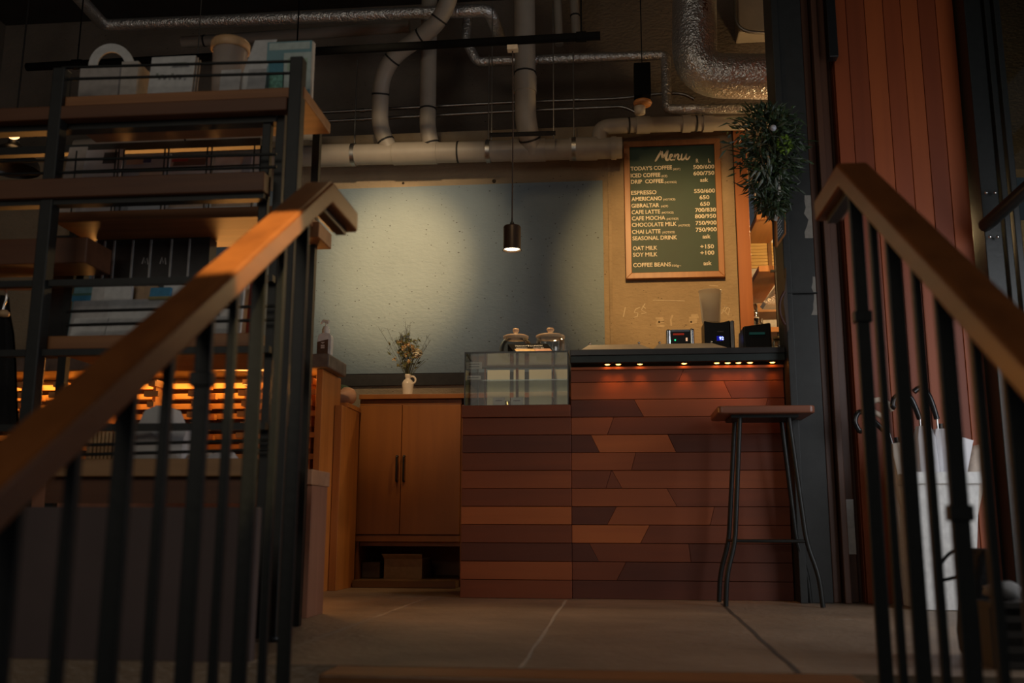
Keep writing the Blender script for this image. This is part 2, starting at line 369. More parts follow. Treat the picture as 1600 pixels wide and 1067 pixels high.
for P in (((1020, 469), (1045, 469.5), (1070, 470)), ((1108, 446), (1122, 447))): mark(P, .003, 1)
mb.build('wall_mark', [plain('tie_hole', (.05, .035, .02), .9), plain('chalk', (.66, .56, .42), .9), plain('plaster_dab', (.55, .43, .29), .9)], wall_back)
# pilaster strip left of the menu (a shallow cast ridge) 
struct(MB().box(-.006, .012, BW - .012, BW, 1.0, 2.6).build('trim_3', CONC), 'thin vertical ridge in the concrete wall beside the panel')
# wooden post at the wall's end
x0 = px(1152, 400, BW - .02).x; x1 = px(1174, 500, BW - .02).x
struct(MB().box(x0, x1 + .01, BW - .05, BW + .35, 0, 2.6).build('trim_4', POSTW, bevel=.003), 'orange brown wooden post at the end of the concrete wall')
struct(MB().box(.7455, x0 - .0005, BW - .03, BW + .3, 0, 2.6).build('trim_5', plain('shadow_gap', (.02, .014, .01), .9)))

# black steel column and dark door posts on the right
col = thing('steel_column', 'dark grey steel column at the right end of the counter', 'column', (.81, 4.2, 0))
mb = MB(); mb.box(.735, .765, 4.13, 4.33, 0, 3.7); mb.box(.765, .868, 4.15, 4.19, 0, 3.7); mb.box(.8, .82, 4.19, 4.33, 0, 3.7)
mb.build('shaft', STEEL2, col, bevel=.003)
mb = MB()
for u0, v0, v1 in ((1262, 305, 372), (1273, 432, 492)):
    A = [px(u0 + random.uniform(-6, 2), v0 + (v1 - v0) * k / 7, 4.1495) for k in range(8)]; B = [px(u0 + 9, v0 + (v1 - v0) * k / 7, 4.1495) for k in range(8)]
    B = [Vector((min(p.x, .867), p.y, p.z)) for p in B]; A = [Vector((min(p.x, q.x - .01), p.y, p.z)) for p, q in zip(A, B)]
    for k in range(7): mb._a([A[k], B[k], B[k + 1], A[k + 1]], [(0, 1, 2, 3)])
mb.build('filler_patch', plain('grey_filler', (.24, .22, .19), .9), col)['label'] = 'pale grey filler patches'
MB().box(.734, .869, 4.128, 4.1499, 1.27, 1.274).build('weld_seam', STEEL, col)
dp = thing('door_post', 'dark brown grooved wooden door post beside the steel column', 'door post', (.92, 4.2, 0))
mb = MB(); mb.box(.872, .905, 4.17, 4.40, 0, 3.7); mb.box(.909, .935, 4.13, 4.40, 0, 3.7); mb.box(.939, .978, 4.19, 4.40, 0, 3.7)
mb.box(.979, .999, 4.22, 4.40, 0, 3.7)
mb.build('post_board', DARKW, dp, bevel=.004)
a = px(1316, 780, 4.186); b = px(1338, 866, 4.186)
MB().box(.941, .975, 4.184, 4.1895, b.z, a.z).build('hinge_plate', GREYMET, dp)
a = px(1285, 0, 4.12); b = px(1300, 95, 4.12)
MB().box(.965, 1.005, 4.08, 4.13, b.z, a.z + .4).build('door_closer', BLACK, dp, bevel=.004)
# wall of vertical red cedar boards
X = [1.0, 1.065, 1.145, 1.225, 1.30, 1.375, 1.45, 1.525]
mb = MB(); tn = [1, 0, 2, 1, 2, 0, 2]
for i in range(7):
    mb.box(X[i] + .001, X[i + 1] - .001, 4.15, 4.18, 0, 3.7, tn[i])
mb.box(1.0, 1.525, 4.185, 4.25, 0, 3.7, 1)
struct(mb.build('wall_right', VTONES, bevel=.002), 'wall of vertical red brown boards on the right')
# glazed black steel door beyond it
d = struct(bpy.data.objects.new('door_1', None)); COL.objects.link(d); d.location = (1.95, 4.0, 0); d['label'] = 'black steel framed glass door at the right edge'
mb = MB(); mb.box(1.53, 1.60, 4.04, 4.2, 0, 3.7); mb.box(1.605, 1.63, 4.02, 4.1, 0, 3.7); mb.box(1.635, 1.66, 4.0, 4.08, 0, 3.7); mb.box(2.5, 2.6, 4.0, 4.1, 0, 3.7); mb.box(1.66, 2.5, 4.0, 4.08, 0, .12)
mb.build('frame', STEEL, d, bevel=.003)
MB().box(1.66, 2.5, 4.035, 4.045, .12, 3.7).build('pane', DOORG, d)
a = px(1548, 345, 3.96); b = px(1640, 262, 3.7)
MB().tube([a + Vector((0, .06, 0)), a, b], .028, 10).build('push_bar', STEEL, d)
mb = MB()
for u, v in ((1541, 301), (1555, 301), (1547, 370), (1559, 370)): mb.ball(px(u, v, 4.015), .007, 8, 6)
mb.build('screw', CHROME, d)
MB().box(1.72, 1.75, 4.55, 4.9, 0, 3.7).build('jamb', VTONES[0], d)
# unseen window frame added around the side daylight lamp (right of the stair)
wi = struct(bpy.data.objects.new('added_window_frame', None)); COL.objects.link(wi); wi.location = (2.55, 2.0, 0)
mb = MB(); mb.box(2.5, 2.56, 1.1, 1.18, -.6, 2.7); mb.box(2.5, 2.56, 2.85, 2.93, -.6, 2.7); mb.box(2.5, 2.56, 1.18, 2.85, 2.62, 2.7); mb.box(2.5, 2.56, 1.18, 2.85, -.6, -.5)
mb.build('frame', STEEL, wi)

# ------------------------------------------------------------------ stair
st = thing('staircase', 'short stair with warm wooden nosings up to the counter floor', 'stairs', (0, 2.0, 0))
NOSE = wood('stair_nosing_wood', (.20, .08, .028), (.34, .15, .055), 'x', .8, .4)
for k in range(5):
    y = 2.149 - .27 * k; z = -.18 * k
    m_ = MB().box(-.60, .48, y - .13, y, z - .035, z - .0005)
    m_.build('tread_nosing', NOSE, st, bevel=.006)
    if k < 4: MB().box(-.60, .48, y - .30, y - .131, z - .2, z - .18).build('tread', FLOORM, st)
mb = MB()
for X in (-.605, .485):
    P = [(2.14, -.05), (2.14, -.30), (1.0, -1.0), (.9, -.88)]
    mb._a([(X - .008, y, z) for y, z in P] + [(X + .008, y, z) for y, z in P], [(0, 1, 2, 3), (7, 6, 5, 4)] + [(i, (i + 1) % 4, (i + 1) % 4 + 4, i + 4) for i in range(4)])
mb.build('stringer', STEEL, st)

# ------------------------------------------------------------------ stair railings
def railing(name, label, Xc, side, yc, zc, yl, zl, yr, ys, thick_first, extra):
    """wooden handrail climbing to (yc, zc), then a level return to yr; steel bars hang below"""
    t = thing(name, label, 'railing', (Xc, yc, 0))
    hw = .033; th = .052
    sl = (zc - zl) / (yc - yl); y0 = -.15; z0 = zl + sl * (y0 - yl)
    def sec(y, z): return [(Xc - hw, y, z - th), (Xc + hw, y, z - th), (Xc + hw, y, z), (Xc - hw, y, z)]
    A, B, Cc = sec(y0, z0), sec(yc, zc), sec(yr, zc)
    mb = MB()
    mb._a(A + B + Cc, [(0, 1, 2, 3)] + [(i, i + 4, (i + 1) % 4 + 4, (i + 1) % 4) for i in range(4)] + [(i + 4, i + 8, (i + 1) % 4 + 8, (i + 1) % 4 + 4) for i in range(4)] + [(11, 10, 9, 8)])
    mb.build('handrail', HANDW, t, bevel=.007, seg=3)
    mb = MB()
    f = .012
    P0 = Vector((Xc, y0, z0 - th - .008)); P1 = Vector((Xc, yc, zc - th - .008)); P2 = Vector((Xc, yr - .03, zc - th - .008))
    mb._a([P0 + Vector((a, 0, b)) for a, b in ((-f, -.006), (f, -.006), (f, .008), (-f, .008))] + [P1 + Vector((a, 0, b)) for a, b in ((-f, -.006), (f, -.006), (f, .008), (-f, .008))] + [P2 + Vector((a, 0, b)) for a, b in ((-f, -.006), (f, -.006), (f, .008), (-f, .008))],
          [(0, 1, 2, 3), (11, 10, 9, 8)] + [(i, i + 4, (i + 1) % 4 + 4, (i + 1) % 4) for i in range(4)] + [(i + 4, i + 8, (i + 1) % 4 + 8, (i + 1) % 4 + 4) for i in range(4)])
    mb.build('support_bar', STEEL, t)
    for i, y in enumerate(ys):
        zt = zc - th - .006 + (sl * (y - yc) if y < yc else 0)
        zb = max(-.98, -.12 + (y - 2.15) * .667 - .05) if y < 2.15 else -.02
        mb = MB()
        if (i % 2 == 0) == thick_first: mb.box(Xc - .0135, Xc + .0135, y - .006, y + .006, zb, zt)
        else: mb.box(Xc - .0075, Xc + .0075, y - .0075, y + .0075, zb, zt)
        for (j, zz) in extra:
            if j == i: mb.box(Xc - .018, Xc + .018, y - .011, y + .011, zz - .012, zz + .012)
        mb.build('baluster', STEEL, t, bevel=.002)
    return t
ysL = [.78, .893, 1.008, 1.124, 1.242, 1.357, 1.476, 1.587, 1.70, 1.815, 1.935]
railing('stair_railing', 'left stair railing with a gold lit sloping wooden handrail', -.645, -1, 2.03, 1.05, .958, .344, 2.25, ysL, True, ((6, .52),))
ysR = [2.035, 1.915, 1.79, 1.672, 1.55, 1.43, 1.31, 1.19, 1.07, .95]
railing('stair_railing', 'right stair railing with a dim brown sloping wooden handrail', .515, 1, 2.035, 1.055, 1.24, .515, 2.28, ysR, True, ((0, .72), (4, .315)))
# low panel along the floor edge left of the stair
tag(MB().box(-3.4, -.80, 2.17, 2.20, -.9, .335).build('screen_panel', plain('purple_grey_laminate', (.10, .070, .068), .7, bscale=5), bevel=.003), 'dull purple grey panel behind the left stair railing', 'panel')

# ------------------------------------------------------------------ serving counter
CF = 4.25; XL = -.18; XR = .732; RH = .0765
ct = thing('serving_counter', 'dark topped serving counter clad in slanting red brown planks', 'counter', (.4, 4.5, 0))
rows = [  # joints (photo u at mid row, slant) and tones, floor upward
    ([], [0]), ([(971, .02)], [1, 0]), ([(928, -.02), (1078, -.004)], [0, 1, 0]), ([(1008, .02)], [3, 1]), ([(956, .02), (1113, .01)], [0, 2, 1]),
    ([(1050, -.02)], [2, 1]), ([(951, .012), (964, -.02)], [1, 1, 2]), ([(990, .01)], [2, 1]), ([(930, -.018), (1050, -.016)], [0, 3, 0]),
    ([(954, .014)], [2, 1]), ([(998, -.02), (1196, .014)], [0, 2, 1]), ([(1137, -.016)], [2, 1]), ([(1065, .015)], [1, 1])]
mb = MB()
for k, (jo, tones) in enumerate(rows):
    z0 = k * RH + .0012; z1 = (k + 1) * RH - .0012 if k < 12 else .983
    vmid = 936 - (k + .5) * 28.1
    xs = [(XL, 0)] + [(px(u, vmid, CF).x, s_) for u, s_ in jo] + [(XR, 0)]
    for i, tn in enumerate(tones):
        (a, sa), (b, sb) = xs[i], xs[i + 1]
        mb.prism([(a - sa + .0008, z0), (b - sb - .0008, z0), (b + sb - .0008, z1), (a + sa + .0008, z1)], CF, CF + .02, tn)
mb.box(XL + .001, XR, CF + .021, CF + .06, 0, .983, 0)
mb.build('front_plank', TONES, ct, bevel=.0012)
MB().box(XL + .001, XR, 4.236, 4.2495, .972, .983).build('ledge', TONES[2], ct)
mb = MB(); mb.box(XL, XL + .03, CF + .065, 4.9, 0, .99, 1); mb.box(XR - .03, XR, CF + .065, 4.9, 0, .99, 1)
mb.build('side_panel', TONES, ct)
TOPM = plain('black_counter_top', (.028, .025, .023), .32, bscale=14, vary=.25)
MB().box(XL + .001, XR + .001, 4.19, 4.95, 1.027, 1.053).build('worktop', TOPM, ct, bevel=.002)
MB().box(XL + .001, XR + .001, 4.195, 4.94, .996, 1.0265).build('top_frame', plain('dark_green_steel', (.018, .026, .024), .45, .2), ct, bevel=.002)
# nine recessed lights under the overhang
LENS = emit('counter_light_lens', (1, .36, .06), 14)
names = ['leftmost', 'second', 'third', 'fourth', 'fifth', 'sixth', 'seventh', 'eighth', 'rightmost']
us = [949, 966, 1000, 1069, 1120, 1137, 1154, 1172, 1207]
first = None
for i, u in enumerate(us):
    x = px(u, 568, 4.222).x
    lab = 'small orange light under the counter top, %s of the row of nine' % (names[i] if i in (0, 8) else names[i] + ' from the left')
    if first is None:
        first = thing('counter_downlight', lab, 'light', (x, 4.222, .9955), 'orange lights under the counter top')
        MB().lathe((x, 4.222, .9955), [(.0001, 0), (.017, 0), (.017, -.004), (.013, -.005), (.012, -.002)], 16).build('bezel', BLACK, first)
        MB().lathe((x, 4.222, .9955), [(.0001, -.007), (.007, -.0065), (.011, -.0045), (.0118, -.0025)], 16).build('lens', LENS, first)
    else: dup(first, (x, 4.222, .9955), lab)
    spot('counter_downlight_beam', (x, 4.222, .985), (x, 4.242, .4), .30, (1, .34, .05), 84, .9, .01)

# the lower end of the counter that carries the showcase
cb = thing('showcase_base', 'low plank clad cabinet carrying the glass showcase', 'cabinet', (-.42, 4.4, 0))
x0 = -.655; x1 = XL - .001
mb = MB(); tn = [1, 2, 0, 1, 3, 1, 2, 1, 0, 1]
for k, q in enumerate(tn): mb.box(x0, x1, 4.235, 4.255, k * RH + .0012, (k + 1) * RH - .0012, q)
mb.box(x0 + .001, x1 - .001, 4.256, 4.70, 0, .762, 1)
mb.build('front_plank', TONES, cb, bevel=.0012)
MB().box(x0 - .003, x1, 4.222, 4.72, .7655, .818).build('top', TONES[1], cb, bevel=.002)

# ------------------------------------------------------------------ glass showcase
gs = thing('glass_showcase', 'clear glass showcase with black edges on the low counter end', 'showcase', (-.42, 4.45, .818))
a = px(726, 545, 4.25).x; b = px(888, 545, 4.25).x; zt = 1.061; y0, y1 = 4.25, 4.68
e = .005; FR = plain('black_glass_edge', (.012, .014, .014), .3)
mb = MB()
for X in (a, b - e):
    for Y in (y0, y1 - e): mb.box(X, X + e, Y, Y + e, .8185, zt)
for Z in (zt - .007, .8185):
    for Y in (y0, y1 - e): mb.box(a + e, b - e, Y, Y + e, Z, Z + .007 if Z > .9 else Z + .004)
    for X in (a, b - e): mb.box(X, X + e, y0 + e, y1 - e, Z, Z + .007 if Z > .9 else Z + .004)
mb.build('edge_frame', FR, gs)
MB().box(a + e, b - e, y0 + .001, y0 + .004, .8225, zt - .007).build('front_pane', GLASS, gs)
mb = MB(); mb.box(a + .001, a + .004, y0 + e, y1 - e, .8225, zt - .007); mb.build('side_pane', GLASS, gs)
mb = MB(); mb.box(b - .004, b - .001, y0 + e, y1 - e, .8225, zt - .007); mb.build('side_pane', GLASS, gs)
MB().box(a + e, b - e, y0 + e, y1 - e, zt - .004, zt - .001).build('top_pane', GLASS, gs)
MB().box(a + e, b - e, y0 + .05, y1 - .02, .937, .942).build('shelf', glass('shelf_glass', (.7, .78, .76), .05, .05), gs)
REFL = translucent('window_reflection', (.80, .74, .66), .96)  # pale panes and bars imitate windows reflected in the front glass
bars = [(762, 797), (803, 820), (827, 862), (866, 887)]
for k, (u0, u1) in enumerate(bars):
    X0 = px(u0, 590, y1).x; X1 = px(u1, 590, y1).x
    MB().box(X0, X1, y1 - .014, y1 - .010, .824, 1.045).build('reflection_pane', REFL, gs)
mb = MB()
for u0, u1 in ((757, 759), (806, 810), (864, 866)): mb.box(px(u0, 590, y1 - .02).x, px(u1, 590, y1 - .02).x, y1 - .024, y1 - .016, .823, 1.05)
mb.build('reflection_bar', TONES[0], gs)
# price cards and a small glass inside
def card(u0, u1, v0, v1, Y, label, mat=PAPER, th=.002, group=None, name='price_card'):
    A = px(u0, v0, Y); B = px(u1, v1, Y)
    return tag(MB().box(A.x, B.x, Y, Y + th, B.z, A.z).build(name, mat), label, 'card', group)
CARDM = plain('card_stock', (.55, .52, .47), .8)
def lines(o, u0, u1, vs_, Y):
    m_ = MB()
    for v in vs_:
        A = px(u0, v, Y); B = px(u1, v, Y); m_.box(A.x, B.x, Y - .0006, Y - .0001, A.z - .002, A.z + .002)
    m_.build('lettering', plain('grey_ink', (.12, .11, .10), .8), o)
o = card(729, 753, 566, 576, 4.257, 'wide white price card upper left inside the showcase', CARDM); lines(o, 733, 749, (569, 573), 4.257)
o = card(729, 751, 587, 593, 4.257, 'thin white price card under the upper one in the showcase', CARDM); lines(o, 732, 748, (590,), 4.257)
for u0, u1, lab in ((770, 789, 'cream card standing left of the little glass in the showcase'), (798, 817, 'pale card standing right of the little glass in the showcase')):
    A = px(u0, 621, 4.33); B = px(u1, 632, 4.33); o = tag(MB().box(A.x, B.x, 4.33, 4.333, .8185, A.z).build('price_card', CARDM), lab, 'card')
    m_ = MB(); m_.box(A.x + .012, B.x - .012, 4.3294, 4.3299, A.z - .016, A.z - .013); m_.build('lettering', MATS['grey_ink'], o)
c = px(793, 630, 4.36)
tag(MB().lathe((c.x, 4.36, .8185), [(.0001, 0), (.012, 0), (.014, .004), (.018, .034), (.0165, .034), (.012, .005), (.0001, .004)], 16).build('small_glass', glass('amber_glass', (1, .75, .45), .05, .2)), 'tiny amber glass on the floor of the showcase', 'glass')

# ------------------------------------------------------------------ things on the showcase and counter
LIDM = translucent('amber_lit_lid', (.92, .62, .34), .36)  # clear lids, the amber of the warm lights is put into the tint
def jar(name, label, u, Y, z, R, H, shape):
    x = px(u, 530, Y).x; t = thing(name, label, 'jar', (x, Y, z))
    if shape == 'round': pr = [(.0001, .002), (R * .82, .002), (R, .03), (R, H * .55), (R * .9, H * .72), (R * .74, H * .80), (R * .74, H * .86)]
    else: pr = [(.0001, .002), (R * .92, .002), (R * .96, .01), (R * .96, H * .78), (R * .92, H * .84)]
    inner = [(r - .004 if r > .01 else r, zz + .004) for r, zz in reversed(pr)]
    m_ = MB().lathe((x, Y, z), pr + inner[:-1] + [(.0001, .006)], 28)
    if shape != 'round':
        for k in range(14):
            an = 2 * PI * k / 14; m_.rod((x + R * .965 * math.cos(an), Y + R * .965 * math.sin(an), z + .01), (x + R * .965 * math.cos(an), Y + R * .965 * math.sin(an), z + H * .72), .0022, 6)
    m_.build('body', JARG, t)
    rl = R * .80 if shape == 'round' else R
    MB().lathe((x, Y, z + H * .84), [(rl * .9, 0), (rl * .97, .006), (rl * .97, .014), (rl * .8, .019), (rl * .25, .026), (rl * .14, .03), (rl * .2, .036), (rl * .26, .044), (rl * .2, .052), (.0001, .054)], 28).build('lid', LIDM, t)
    return t
jar('cookie_jar', 'round shouldered clear glass jar with knobbed lid behind the black sign', 806, 4.52, 1.0615, .078, .125, 'round')
jar('cookie_jar', 'straight ribbed clear glass jar with knobbed lid, right one on the showcase', 860, 4.52, 1.0615, .070, .125, 'straight')
# sloping black price sign
sg = thing('price_sign', 'black wedge sign with white words on top of the showcase', 'sign', (px(830, 540, 4.30).x, 4.33, 1.061))
A = px(793, 531, 4.38); B = px(866, 543, 4.27)
xa = A.x; xb = px(855, 531, 4.38).x; xa0 = px(804, 543, 4.27).x; xb0 = px(866, 543, 4.27).x; z0 = 1.0612; z1 = 1.120
yb, yf = 4.39, 4.29
mb = MB(); mb._a([(xa, yb, z0), (xa0, yf, z0), (xb0, yf, z0), (xb, yb, z0), (xa, yb, z1), (xb, yb, z1)], [(0, 1, 4), (1, 2, 5, 4), (2, 3, 5), (0, 4, 5, 3), (0, 3, 2, 1)])
mb.build('wedge', MATTE, sg)
up = (Vector((xa, yb, z1)) - Vector((xa0, yf, z0))); xd = Vector((1, 0, 0)); L = up.length; upn = Vector((0, yb - yf, z1 - z0)).normalized()
base = Vector((xa0, yf, z0)); shx = (xa - xa0)
mb = MB(); text(mb, "TODAY'S LUNCH", base + upn * .080 + Vector((shx * .74 + .024, 0, 0)), xd, upn, .018, .125, .004)
text(mb, "SANDWICH", base + upn * .052 + Vector((shx * .5 + .022, 0, 0)), xd, upn, .012, .05, .004); text(mb, "TOAST SET", base + upn * .052 + Vector((shx * .5 + .098, 0, 0)), xd, upn, .012, .05, .004)
mb.build('lettering', plain('sign_white', (.75, .72, .66), .7), sg)
nn = xd.cross(upn)
for q, (f0, f1, colr, nm) in enumerate(((.06, .55, (.72, .40, .06), 'yellow_photo'), (.56, .97, (.72, .33, .16), 'orange_photo'))):
    P = []
    for fu, fv in ((f0, .05), (f1, .05), (f1, .40), (f0, .40)):
        P.append(base + xd * ((xb0 - xa0) * fu) + upn * (Vector((0, yb - yf, z1 - z0)).length * fv) + Vector((shx * fv, 0, 0)) + nn * .0008)
    m_ = MB(); m_._a(P + [p + nn * .0004 for p in P], [(0, 1, 2, 3), (4, 5, 6, 7)]); m_.build('picture_strip', plain(nm, colr, .6, bscale=60, vary=.3), sg)
# two low trays
TRAYM = plain('cream_tray', (.66, .56, .42), .35)
for u0, u1, lab in ((908, 1018, 'long cream sloping board on the counter, nearer the showcase'), (1021, 1136, 'cream sloping board on the counter in front of the black devices')):
    X0 = px(u0, 545, 4.28).x; X1 = px(u1, 545, 4.28).x; t = thing('sloping_board', lab, 'board', ((X0 + X1) / 2, 4.35, 1.0535))
    zt_ = px(1000, 537, 4.44).z
    mb = MB(); mb.hexa([(X0, 4.26, 1.0535), (X1, 4.26, 1.0535), (X1 - .02, 4.45, 1.0535), (X0 + .03, 4.45, 1.0535), (X0, 4.26, 1.066), (X1, 4.26, 1.066), (X1 - .045, 4.45, zt_), (X0 + .03, 4.45, zt_)])
    mb.build('board', TRAYM, t, bevel=.002)
    mb = MB()
    for X in (X0 + .035, X1 - .05): mb.ball((X, 4.442, zt_ + .004), .006, 8, 6)
    mb.build('stud', CHROME, t)
# chrome bodied machine
Y = 4.66; A = px(1041, 514, Y); B = px(1088, 540, Y)
t = thing('coffee_timer', 'chrome sided black device with green light beside the hot water kettle', 'device', ((A.x + B.x) / 2, Y, 1.0535))
MB().box(A.x + .012, B.x - .02, Y + .004, Y + .14, 1.0535, A.z - .003).build('housing', BLACK, t, bevel=.006)
MB().box(A.x, A.x + .022, Y, Y + .14, 1.0535, A.z).build('side_cheek', CHROME, t, bevel=.008, seg=3)
MB().box(B.x - .028, B.x - .008, Y - .004, Y + .14, 1.0535, A.z + .002).build('side_cheek', CHROME, t, bevel=.008, seg=3)
MB().box(A.x + .024, B.x - .03, Y, Y + .004, A.z - .014, A.z - .004).build('top_trim', CHROME, t)
mb = MB(); xr = (A.x + .032)
text(mb, "888888", (xr, Y + .003, A.z - .030), (1, 0, 0), (0, 0, 1), .009, .052, .01); mb.build('red_digits', emit('dim_red_digits', (1, .06, .02), .35), t)
c = px(1055, 531, Y); MB().ball((c.x, Y + .003, c.z), .0035, 8, 6).build('green_lamp', emit('green_led', (.02, 1, .30), 2.2), t)
c = px(1073, 530, Y); MB().box(c.x - .004, c.x + .004, Y + .001, Y + .0035, c.z - .008, c.z + .008).build('lit_button', emit('button_glow', (1, .55, .3), .8), t)
# black hot water kettle base with blue digits
Y = 4.72; A = px(1100, 501, Y); B = px(1149, 540, Y)
t = thing('hot_water_boiler', 'square black boiler showing blue digits on the counter', 'boiler', ((A.x + B.x) / 2, Y + .07, 1.0535))
mb = MB(); xs = [A.x + (B.x - .022 - A.x) * k / 8 for k in range(9)]
mb.prism([(A.x, 1.0535), (B.x - .022, 1.0535)] + [(xs[8 - k], A.z - .010 * (1 - ((8 - k) / 4 - 1) ** 2)) for k in range(9)], Y, Y + .16)
mb.build('housing', BLACK, t, bevel=.004)
MB().box(B.x - .021, B.x, Y + .002, Y + .16, 1.0535, A.z).build('side_panel', GREYMET, t, bevel=.005)
c = px(1124, 531, Y); mb = MB(); text(mb, "92", (c.x, Y - .0006, c.z), (1, 0, 0), (0, 0, 1), .0155, .021, .015)
mb.box(c.x - .012, c.x + .013, Y - .0005, Y - .0001, c.z - .004, c.z + .019, 1)
mb.build('blue_digits', [emit('blue_digits', (.25, .3, 1), 5), emit('blue_backlight', (.01, .015, .5), .5)], t)
mb = MB()
for u in (1119, 1125, 1130.5): mb.ball(px(u, 533 + 0, Y), .0038, 8, 6)
mb.build('button', GREYMET, t)
c = px(1121, 519, Y); mb = MB(); text(mb, "BONMAC", (c.x, Y - .0006, c.z), (1, 0, 0), (0, 0, 1), .006, .029, .004); mb.build('lettering', plain('pale_print', (.4, .38, .36), .6), t)
# frosted pitcher on the boiler
Y = 4.80; A = px(1091, 455, Y); B = px(1127, 500, Y); cx = (px(1111, 500, Y).x)
R1 = (px(1127, 455, Y).x - A.x) / 2; z0 = px(1110, 505, Y).z
tag(MB().lathe((cx, Y, z0), [(.0001, 0), (R1 * .78, 0), (R1 * .80, .004), (R1 * .99, A.z - z0 - .004), (R1 * 1.03, A.z - z0), (R1 * .95, A.z - z0), (R1 * .76, .008), (.0001, .006)], 28).build('measuring_pitcher', translucent('frosted_plastic', (.95, .88, .76), .42)), 'tall frosted plastic pitcher standing on the black boiler', 'pitcher')
# register
Y = 4.50; A = px(1160, 507, Y); B = px(1240, 541, Y)
t = thing('cash_register', 'black cash register at the right end of the counter', 'register', ((A.x + B.x) / 2, Y + .1, 1.0535))
mb = MB(); mb._a([(A.x, Y, 1.0535), (.733, Y, 1.0535), (.733, Y + .2, 1.0535), (A.x, Y + .2, 1.0535), (A.x + .005, Y + .02, A.z - .004), (.733, Y + .02, A.z + .012), (.733, Y + .19, A.z + .012), (A.x + .005, Y + .19, A.z - .004)],
                 [(3, 2, 1, 0), (4, 5, 6, 7), (0, 1, 5, 4), (1, 2, 6, 5), (2, 3, 7, 6), (3, 0, 4, 7)]); mb.build('body', BLACK, t, bevel=.008, seg=3)
c = px(1171, 521, Y); MB().box(c.x, c.x + .07, Y + .002, Y + .008, c.z - .004, c.z + .006).build('display', emit('faint_teal_display', (.05, .35, .28), .06), t)
A = px(1112, 537, 4.36); B = px(1163, 543, 4.36)
t = thing('card_reader', 'flat grey keypad strip in front of the black register', 'keypad', ((px(1150, 540, 4.36).x), 4.38, 1.0535))
X0 = px(1138, 540, 4.36).x
MB().box(X0, B.x, 4.35, 4.42, 1.0535, 1.064).build('body', plain('grey_keypad', (.30, .25, .23), .6), t, bevel=.002)
mb = MB()
for k in range(5): mb.box(X0 + .008 + k * .011, X0 + .015 + k * .011, 4.349, 4.3499, 1.056, 1.061)
mb.build('key', plain('red_key', (.35, .06, .04), .5), t)
tag(MB().rod((B.x - .01, 4.44, 1.0535), (B.x - .005, 4.44, 1.09), .004).build('stylus', WHITE), 'short white stylus standing beside the black register', 'stylus')
x = px(1219, 530, 4.36).x; t = thing('candy_jar', 'small round glass jar in front of the black register', 'jar', (x, 4.36, 1.0535))
MB().lathe((x, 4.36, 1.0535), [(.0001, .001), (.03, .001), (.036, .012), (.036, .05), (.028, .062), (.026, .062), (.033, .048), (.033, .013), (.0001, .005)], 20).build('body', JARG, t)
MB().lathe((x, 4.36, 1.116), [(.029, 0), (.031, .004), (.031, .010), (.0001, .013)], 20).build('lid', plain('brass_lid', (.55, .38, .16), .3, .8), t)
mb = MB()
for k in range(16):
    an = random.uniform(0, 2 * PI); r_ = random.uniform(0, .022); mb.ball((x + r_ * math.cos(an), 4.36 + r_ * math.sin(an), 1.064 + .008 * (k // 4)), .007, 6, 5, k % 2)
o = mb.build('sweets', [plain('sweet_pale', (.55, .50, .40), .5), plain('sweet_dark', (.2, .12, .08), .5)], t); o['kind'] = 'stuff'

# ------------------------------------------------------------------ menu board
MY = BW - .03
def mz(zx, zy, Y=MY): return px(960 + zx * .33746, 200 + zy * .33739, Y)
A = mz(42, 66); B = mz(514, 690); X0, X1, Z0, Z1 = A.x, B.x - .003, B.z, A.z
mn = thing('menu_board', 'green menu board with white lettering in a wooden frame', 'menu', ((X0 + X1) / 2, BW, Z0))
fw_ = .034
for nm, P in (('l', [(X0, Z0), (X0 + fw_, Z0 + fw_), (X0 + fw_, Z1 - fw_), (X0, Z1)]), ('r', [(X1, Z0), (X1, Z1), (X1 - fw_, Z1 - fw_), (X1 - fw_, Z0 + fw_)]),
              ('t', [(X0, Z1), (X0 + fw_, Z1 - fw_), (X1 - fw_, Z1 - fw_), (X1, Z1)]), ('b', [(X0, Z0), (X1, Z0), (X1 - fw_, Z0 + fw_), (X0 + fw_, Z0 + fw_)])):
    MB().prism(P, MY - .012, BW - .001).build('frame_rail', FRAMEW, mn, bevel=.002)
MB().box(X0 + fw_ - .004, X1 - fw_ + .004, MY, BW - .002, Z0 + fw_ - .004, Z1 - fw_ + .004).build('board', plain('green_board_paint', (.007, .042, .029), .55, bscale=5, vary=.15), mn)
INK = plain('cream_lettering', (.82, .74, .60), .7)
FY = MY - .0012
mb = MB()
def put(s, xa, xb, yb_, cap=19.5, bold=.022):
    a = mz(xa, yb_, FY); b = mz(xb, yb_, FY); h = cap * .33739 / 282
    text(mb, s, (a.x, FY, a.z), (1, 0, 0), (0, 0, 1), h, b.x - a.x, bold, 0, 0)
